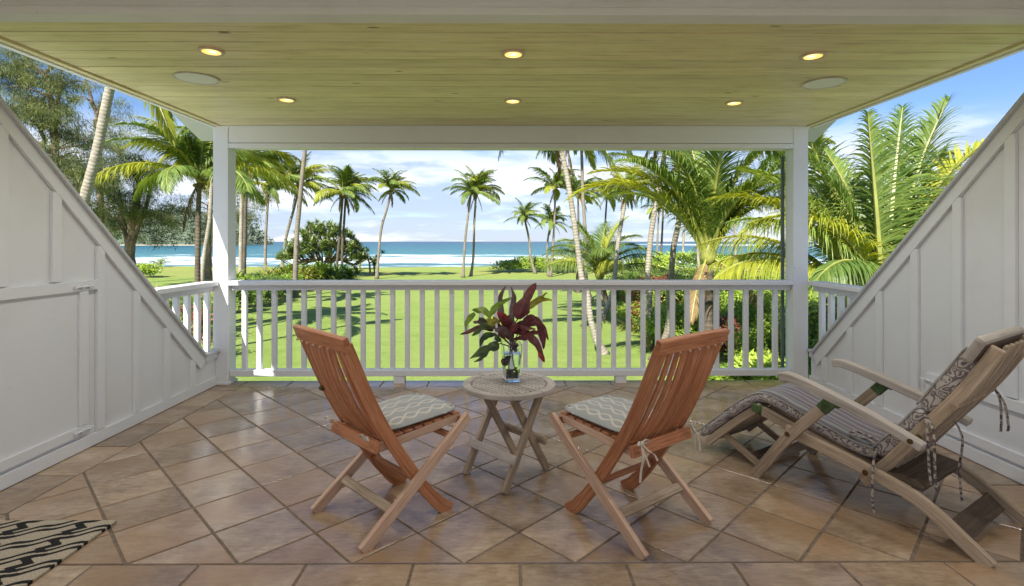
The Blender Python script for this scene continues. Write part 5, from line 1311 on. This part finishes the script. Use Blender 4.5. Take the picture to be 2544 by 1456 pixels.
# pandanus --------------------------------------------------------------
def pandanus():
    Y = 64.0; c = at(805, 700, Y); c.z = gz(c.x, Y)
    o = empty('pandanus_tree', 'wide rounded pandanus tree with spiky leaf heads and prop roots', 'tree', c)
    rng = np.random.default_rng(4); rn = random.Random(4); mb = MB(); heads = []
    pxm = Y/F
    for k in range(330):
        a = rn.uniform(-1, 1); d = rn.uniform(-1, 1)
        h = (1-abs(a)**2.2)
        x = (a*104-2)*pxm; ztop = (695-(655-h*92 + (12 if a < -0.6 else 0)))*pxm
        yy = d*4.0*math.sqrt(max(0.05, 1-a*a)); z = ztop*(0.66+0.34*math.sqrt(max(0, 1-d*d)))*rn.uniform(0.46, 1.0)
        heads.append(((x, yy, max(z, 2.0)), rn.uniform(0.8, 1.15)))
    V, Fq = rosettes(rng, heads, 30, 1.0, 0.15, 1.05, 2, 1.3)
    np_mesh('crown', V, Fq, leafmat('pandanus_green', (0.10, 0.17, 0.045), (0.27, 0.34, 0.13), 0.2, 0.4), o)
    for k in range(9):
        a = rn.uniform(-0.5, 0.5); mb.tube(catmull([(a*1.2, rn.uniform(-.4, .4), -0.1), (a*1.5, 0, 1.3), (a*7, rn.uniform(-1, 1), 3.0), (a*9.0, rn.uniform(-1.5, 1.5), 4.0)], 3), [0.17, 0.16, 0.14, 0.13, 0.12, 0.11, 0.10, 0.09, 0.08, 0.07], 6)
    for (x, y_, z), s_ in heads[::9]:
        mb.tube([(x*0.35, y_*0.35, 1.6+abs(x)*0.1), (x*0.75, y_*0.8, z*0.62), (x, y_, z)], [0.11, 0.09, 0.05], 5)
    mb.tube([(5.6, 0, -0.1), (5.5, 0, 1.5), (5.0, 0, 3.0)], [0.14, 0.12, 0.08], 6)
    mb.tube([(5.6, 0, 1.6), (6.4, 0, 2.0), (7.0, 0, 2.6)], [0.08, 0.08, 0.05], 6)
    mb.build('trunk', BCAS, o)
    V, Fq = rosettes(rng, [((5.2, 0, 2.9), 1), ((7.1, 0, 2.7), 0.9), ((6.3, 0.3, 2.2), 0.8), ((5.7,-0.3,1.9),0.7)], 34, 0.9, 0.12, 1.0, 2, 1.5); np_mesh('crown', V, Fq, bpy.data.materials['pandanus_green'], o)
pandanus()

# casuarinas --------------------------------------------------------------
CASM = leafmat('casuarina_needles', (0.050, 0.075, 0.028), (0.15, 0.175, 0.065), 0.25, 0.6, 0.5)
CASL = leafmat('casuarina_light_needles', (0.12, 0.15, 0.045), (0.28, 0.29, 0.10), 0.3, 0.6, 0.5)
def casuarina(base, Y, trunks, regions, label, tr, ntuft, seed):
    """trunks: lists of photograph points; regions: (cx, cy, rx, ry, weight) of foliage in photograph pixels"""
    rn = random.Random(seed); rng = np.random.default_rng(seed)
    Bp = at(*base, Y); Bp.z = gz(Bp.x, Y)-0.1
    o = empty('casuarina_tree', label, 'tree', Bp); mb = MB(); nodes = []
    for t in trunks:
        pts = [Vector((0,0,0))] if t[0] is None else []
        pts += [at(x, y_, Y)-Bp for x, y_ in [q for q in t if q is not None]]
        P = catmull(pts, 5); n = len(P)
        P = [p + Vector((rn.uniform(-.05,.05), (i/n)*rn.uniform(-.3,.3), 0)) for i, p in enumerate(P)]
        r0 = tr if t[0] is None else tr*0.45
        mb.tube(P, [r0*(1.15-0.85*i/n) for i in range(n)], 9); nodes += P[n//4:]
    Vs = []; tot = sum(r_[4] for r_ in regions)
    Vl = []
    for (cx_, cy_2, rx, ry, wt) in regions:
        k = int(ntuft*wt/tot)
        for ii in range(k):
            if ii % 9 == 0:
                a = rn.uniform(0, 6.283); q = math.sqrt(rn.random()); dep = rn.uniform(-1, 1)*math.sqrt(max(0, 1-q*q))*0.9+rn.uniform(-.2, .2)
                cp_ = at(cx_+math.cos(a)*q*rx, cy_2+math.sin(a)*q*ry, Y+dep*rx*Y/F*0.9) - Bp
                ba = rn.uniform(-1, 1)
            f9 = (ii % 9)/8 - 0.5
            p = cp_ + Vector((f9*2.6*math.cos(ba) + rn.uniform(-.2, .2), f9*2.6*math.sin(ba) + rn.uniform(-.3, .3), -f9*0.7 + rn.uniform(-.3, .2)))
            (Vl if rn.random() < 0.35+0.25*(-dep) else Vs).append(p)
            if rn.random() < 0.09:
                nb_ = min(nodes, key=lambda n_: (n_-p).length + 0.9*max(0, n_.z-p.z))
                m_ = (nb_+p)*0.5 + Vector((0, 0, 0.25+0.04*(p-nb_).length)); mb.tube([nb_, m_, p], [0.07, 0.045, 0.015], 4, cap=False)
    mb.build('trunk', BCAS, o)
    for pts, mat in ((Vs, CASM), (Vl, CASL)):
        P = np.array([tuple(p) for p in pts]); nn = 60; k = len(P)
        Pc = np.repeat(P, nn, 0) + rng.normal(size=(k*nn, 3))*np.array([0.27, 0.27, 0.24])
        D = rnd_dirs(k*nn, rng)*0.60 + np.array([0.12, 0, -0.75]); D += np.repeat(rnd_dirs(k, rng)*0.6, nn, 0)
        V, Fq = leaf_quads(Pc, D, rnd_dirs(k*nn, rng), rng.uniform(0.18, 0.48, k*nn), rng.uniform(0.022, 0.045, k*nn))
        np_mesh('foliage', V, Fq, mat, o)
    return o
casuarina((330,705), 45, [[None,(322,637),(331,556),(338,500),(344,442),(352,395)],[(320,620),(308,560),(300,500),(290,430)],[(335,580),(362,520),(372,470),(380,430)]],
   [(360,480,60,62,1.2),(300,470,50,70,0.8),(385,555,45,45,0.5),(250,480,45,60,0.7),(330,410,80,40,0.7),(290,560,45,50,0.4)], 'feathery casuarina with a thick trunk in front of the bay', 0.42, 430, 11)
casuarina((135,760), 38, [[None,(136,500),(137,397),(134,275),(125,215),(118,140)],[(134,275),(146,240),(152,190),(150,120)],[(136,500),(112,380),(103,300),(111,235),(116,180)]],
   [(60,220,75,60,1.3),(110,300,70,60,1.0),(150,170,50,45,0.5),(40,150,50,40,0.6),(90,390,60,50,0.8),(160,420,50,60,0.8),(60,290,60,50,0.8),(170,330,40,40,0.3),(210,470,45,60,0.6),(130,470,50,40,0.5),(240,400,30,60,0.35)], 'tall olive casuarina with forked trunk at the far left', 0.33, 820, 12)
casuarina((250,740), 50, [[None,(250,500),(245,400),(242,320),(236,275),(222,225),(212,190)],[(240,290),(252,250),(262,215),(268,170)],[(250,480),(272,420),(290,390)]],
   [(205,250,28,45,0.3),(262,250,30,40,0.3),(225,330,35,45,0.45),(290,330,40,50,0.6),(200,200,30,25,0.2),(270,420,45,40,0.4),(330,330,50,40,0.4)], 'thinner casuarina whose bare fork shows against blue sky', 0.28, 170, 13)
casuarina((519,708), 48, [[None,(517,680),(517,620),(519,560),(524,500),(530,430),(535,380)]],
   [(470,500,32,40,0.35),(500,430,40,60,0.5),(545,420,45,80,0.7),(600,480,32,50,0.5),(598,560,22,50,0.25),(560,330,60,50,0.4),(455,540,22,30,0.12),(545,560,30,60,0.4),(630,490,20,35,0.15)], 'casuarina standing behind the left post', 0.34, 260, 14)

# hedges, shrubs and borders -----------------------------------------------
HEDG = leafmat('hedge_green', (0.11, 0.20, 0.02), (0.31, 0.42, 0.05), 0.3, 0.4)
NAUP = leafmat('bright_naupaka', (0.20, 0.32, 0.03), (0.44, 0.54, 0.08), 0.3, 0.45)
DARKG = leafmat('deep_green_shrub', (0.050, 0.105, 0.020), (0.18, 0.27, 0.045), 0.25, 0.4)
STRAP = leafmat('strap_leaf_green', (0.09, 0.17, 0.025), (0.30, 0.39, 0.05), 0.3, 0.35)
STRAPY = leafmat('striped_yellow_strap', (0.20, 0.24, 0.035), (0.42, 0.40, 0.12), 0.3, 0.4)
CROT = leafmat('red_croton', (0.05, 0.055, 0.018), (0.34, 0.085, 0.05), 0.25, 0.35, 3.0)
FLOW = leafmat('pink_bracts', (0.42, 0.05, 0.10), (0.62, 0.16, 0.24), 0.25, 0.5)
MOUND = leafmat('groundcover_mound', (0.06, 0.11, 0.018), (0.16, 0.22, 0.045), 0.2, 0.5)
TWIG = plain('twig', (0.10, 0.07, 0.045), 0.85)
def stems(o, r, h, rn, n=7):
    mb = MB()
    for k in range(n):
        a = rn.uniform(0, 6.28); mb.tube([(math.cos(a)*r*0.15, math.sin(a)*r*0.15, -0.1), (math.cos(a)*r*0.4, math.sin(a)*r*0.4, h*0.4), (math.cos(a+.3)*r*0.7, math.sin(a+.3)*r*0.7, h*0.75)], [0.025, 0.018, 0.01], 5)
    mb.build('stem', TWIG, o)
def shrub(px, py, Y, rx, h, n, size, mat, label, name='shrub', cat='shrub', group=None, ry=None, seed=0, extra=None):
    c = at(px, py, Y); c.z = gz(c.x, Y)
    o = empty(name, label, cat, c, 0, group); rng = np.random.default_rng(seed+int(px)); rn = random.Random(seed+int(px))
    V, Fq = blob_leaves(rng, n, (0, 0, h*0.42), (rx, ry or rx*0.8, h*0.62), size)
    V[:, 2] = np.maximum(V[:, 2], 0.0)
    np_mesh('foliage', V, Fq, mat, o); stems(o, rx, h, rn)
    if extra:
        m2, n2, s2 = extra; V, Fq = blob_leaves(rng, n2, (0, -0.05*rx, h*0.55), (rx*0.95, (ry or rx*0.8), h*0.58), s2); np_mesh('flower_heads', V, Fq, m2, o)
    return o
def strap_clump(px, py, Y, L, n, nb, mat, label, sp=1.0, name='strap_leaf_plant', cat='plant', seed=0, wd=0.07, hgt=0.15, group=None, lift=0.95):
    c = at(px, py, Y); c.z = gz(c.x, Y)
    o = empty(name, label, cat, c, 0, group); rng = np.random.default_rng(seed+int(px*3)); 
    cs_ = [((rng.uniform(-sp, sp), rng.uniform(-sp*0.7, sp*0.7), rng.uniform(0.0, hgt)), rng.uniform(0.7, 1.15)) for _ in range(n)]
    V, Fq = rosettes(rng, cs_, nb, L, wd, lift, 3, 1.2); np_mesh('leaves', V, Fq, mat, o)
    return o
shrub(1345, 672, 72, 6.6, 1.9, 7500, 0.34, HEDG, 'dense green hedge on the lawn edge behind the short palms', 'hedge', 'hedge', ry=1.6)
shrub(1730, 672, 73, 9.0, 2.6, 7500, 0.40, NAUP, 'bright naupaka hedge behind the big young palm', 'hedge', 'hedge', ry=2.0)
shrub(1840, 672, 76, 6.0, 1.5, 3000, 0.36, NAUP, 'low end of the naupaka hedge along the rail fence', 'hedge', 'hedge', ry=1.6)
shrub(1625, 700, 52, 3.2, 1.6, 3600, 0.18, MOUND, 'smooth grassy mound shrub between the pale trunks', 'mounded_shrub', 'shrub', ry=2.2)
shrub(1560, 700, 46, 2.0, 1.5, 2000, 0.22, DARKG, 'dark shrub under the bushy low palm')
shrub(1680, 700, 44, 1.9, 1.5, 1800, 0.34, DARKG, 'dark cycad like shrub in front of the naupaka hedge', 'cycad', 'shrub')
shrub(350, 690, 62, 2.4, 1.7, 2600, 0.3, HEDG, 'round green shrub against the left wall slope by the lawn')
# left border planting behind the railing
for k, (px, Y, L, n, mat, lab) in enumerate((
    (592,39,1.7,9,STRAP,'green strap leaved plants at the foot of the double palm'),
    (635,43,1.7,12,STRAPY,'yellow striped plants right of the double palm'),
    (680,46,1.7,12,STRAP,'green strap leaved plants under the slim brown palm'),
    (722,46,1.9,12,STRAPY,'glossy yellow strap leaved plants around the tall pale trunk'),
    (765,49,1.9,13,STRAP,'bright green strap plants left of the two close palms'),
    (808,51,1.9,11,STRAP,'tall strap leaved plants right beneath the pandanus'),
    (850,53,1.6,8,STRAP,'last dark clump of strap plants beside the lawn'))):
    strap_clump(px, 690, Y, L, n, 30, mat, lab, 1.6, seed=k, wd=0.13, hgt=1.15, group='border plants along the left of the lawn')
for k, (px, Y, rx, h, mat, lab) in enumerate(((583,31,1.0,1.8,DARKG,'dark shrub nearest the left post'), (612,33.5,1.2,1.9,HEDG,'green shrub under the double palm'),(650,36,1.5,1.9,DARKG,'dark shrub mid way along the left border'),(690,39,1.4,1.6,DARKG,'dark round shrub near the tall pale trunk'),(712,43,1.5,1.6,HEDG,'low shrub at the tip of the left border'),(770,53,2.6,1.9,HEDG,'light green shrub under the pandanus'),(830,56,2.2,1.7,DARKG,'dark shrub behind the two close palms'))):
    shrub(px, 700, Y, rx, h, 3600, 0.17, mat, lab, seed=k*3, group='shrubs of the left border')
for k, (px, Y, rx, h, mat, ex, lab) in enumerate(((440,22,1.6,2.2,DARKG,(FLOW,260,0.13),'shrub with pink blossoms seen through the left side railing'),(478,24,1.4,1.9,HEDG,(FLOW,180,0.13),'shrub with pink blossoms near the dark palm'),(425,18,1.3,2.0,CROT,None,'red leaved croton beyond the left side railing'),(520,27,1.2,1.6,HEDG,None,'green shrub right of the dark palm trunk'))):
    shrub(px, 800, Y, rx, h, 1700, 0.16, mat, lab, seed=50+k, extra=ex)
# right garden, dense
RG = 'garden shrubs to the right of the lawn'
spec = [(1565,33,1.3,1.5,DARKG,'dark shrub at the far corner of the right garden'),(1600,31,1.8,2.2,HEDG,'yellow green shrub behind the lawn edge trunk'),(1572,27,1.0,1.2,HEDG,'bright shrub at the left edge of the right garden'),
 (1640,27,1.8,2.3,CROT,'red brown croton behind the leaning brown trunk'),(1690,25,1.9,2.4,HEDG,'broad leafy shrub between trunk and young palm'),(1745,30,2.4,3.0,HEDG,'tall leafy shrub behind the young palm trunk'),
 (1700,20,1.4,1.9,NAUP,'bright yellow green shrub left of the young palm trunk'),(1655,22,1.1,1.3,HEDG,'green shrub at the foot of the leaning brown trunk'),(1735,19,0.9,1.8,STRAP,'tall pointed shrub beside the young palm trunk'),
 (1815,18,0.6,1.5,CROT,'dark red croton right of the young palm trunk'),(1850,21,1.7,2.2,NAUP,'bright shrub behind the red croton'),(1900,24,2.0,2.8,HEDG,'tall green shrub near the right post'),
 (1840,13,0.8,1.0,HEDG,'low light green shrub below the railing'),(1790,14,0.7,0.8,DARKG,'small dark shrub at the foot of the young palm'),(1905,13,0.9,1.3,NAUP,'yellow green shrub close to the right post'),(1880,16,0.8,1.5,HEDG,'narrow upright green shrub in the near garden'),
 (1960,20,1.8,2.6,HEDG,'green shrub hidden partly by the right post'),(2030,16,1.5,2.3,NAUP,'bright shrub seen through the right side railing'),(2090,15,1.5,2.4,DARKG,'dark shrub seen through the right side railing'),(2150,13,1.4,2.4,HEDG,'green shrub under the huge young palm'),(1960,12,0.9,1.2,HEDG,'low shrub under the right corner post')]
for k, (px, Y, rx, h, mat, lab) in enumerate(spec):
    shrub(px, 800, Y, rx, h, int(2600+1900*rx), 0.13 if mat is HEDG else 0.17, mat, lab, seed=100+k*7, group=RG, ry=rx)
for k, (px, py, Y, L, n, mat, lab, sp) in enumerate((
    (1835,850,14.5,0.75,3,STRAPY,'pale spiky dracaena to the right of the young palm',0.3),(1880,820,17,0.9,4,STRAPY,'tall pale spiky dracaena in the right garden',0.5),
    (1590,820,24.5,0.8,7,STRAPY,'yellow striped plants on the edge of the lawn',0.9),(1640,850,20.5,0.6,5,STRAPY,'striped low plants at the leaning brown trunk',0.6),
    (1760,880,12.6,0.55,9,STRAP,'green lily clump on the near garden edge',1.0),(1850,930,11.6,0.5,8,STRAP,'lily clump directly under the bottom rail',0.8),(1720,850,17,0.7,6,STRAP,'green spear leaved clump before the trunk',0.6),(1925,900,12,0.6,7,STRAP,'spear leaved clump beside the right post',0.6))):
    strap_clump(px, py, Y, L, n, 30, mat, lab, sp, seed=k+30, wd=0.05, group='spiky plants of the right garden')

# split rail fence ---------------------------------------------------------
fe = empty('rail_fence', 'low weathered split rail fence at the far right of the lawn', 'fence', at(1775, 680, 70)*1.0)
fo = Vector(fe.location); fo.z = gz(fo.x, 70); fe.location = fo
for k in range(7):
    MB().sweep([(k*2.2, 0, -0.1), (k*2.2, 0, 1.0)], (0,1,0), 0.16, 0.14).build('post', WEATHT, fe)
    if k < 6:
        for z in (0.35, 0.72): MB().sweep([(k*2.2-0.1, 0.0, z), (k*2.2+1.1, 0.02, z+0.03), (k*2.2+2.3, 0.0, z)], (0,1,0), 0.11, 0.09).build('rail', WEATH, fe)

# headland across the bay ----------------------------------------------------
def headland():
    V = []; nx_, ny_ = 120, 10; x0, x1 = -1050, -474
    for j in range(ny_):
        for i in range(nx_):
            x = x0+(x1-x0)*i/(nx_-1); t = (x-x0)/(x1-x0); e = j/(ny_-1)
            h = (58 + 12*mnoise.noise(Vector((x*0.013, 0.2, 0))))*min(1, (1-t)*8)
            z = SEA - 1 + h*math.sin(math.pi*min(1, e*1.2)/2)*(1+0.15*mnoise.noise(Vector((x*0.05, e*4, 0))))
            V.append((x*1.0, 850+e*220+30*mnoise.noise(Vector((x*0.01, 3, 0))), z))
    Q = [(j*nx_+i, j*nx_+i+1, (j+1)*nx_+i+1, (j+1)*nx_+i) for j in range(ny_-1) for i in range(nx_-1)]
    o = np_mesh('headland', V, Q, plain('distant_woodland', (0.085, 0.12, 0.07), 0.9, 0, 0.05, 0.35), smooth=True); o['kind'] = 'structure'
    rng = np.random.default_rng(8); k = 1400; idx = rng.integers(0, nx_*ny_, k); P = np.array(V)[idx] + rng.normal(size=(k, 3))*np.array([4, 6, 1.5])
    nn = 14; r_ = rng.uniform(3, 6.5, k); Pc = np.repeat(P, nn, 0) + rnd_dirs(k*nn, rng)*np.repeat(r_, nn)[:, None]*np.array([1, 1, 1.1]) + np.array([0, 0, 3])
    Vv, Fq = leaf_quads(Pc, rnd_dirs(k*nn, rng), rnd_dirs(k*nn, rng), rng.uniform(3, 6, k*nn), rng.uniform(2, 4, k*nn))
    w_ = np_mesh('woodland', Vv, Fq, leafmat('hazed_tree_green', (0.10, 0.135, 0.10), (0.18, 0.215, 0.155), 0.1, 0.8, 0.02)); tag(w_, 'distant wooded hillside across the bay', None, kind='stuff')  # distance haze put into the pale, greyed green of these trees
    beach = MB().box(-1100, -470, 838, 850, SEA-0.5, SEA+1.6).build('far_beach', plain('far_sand', (0.42, 0.35, 0.26), 0.9)); beach['kind'] = 'structure'
headland()
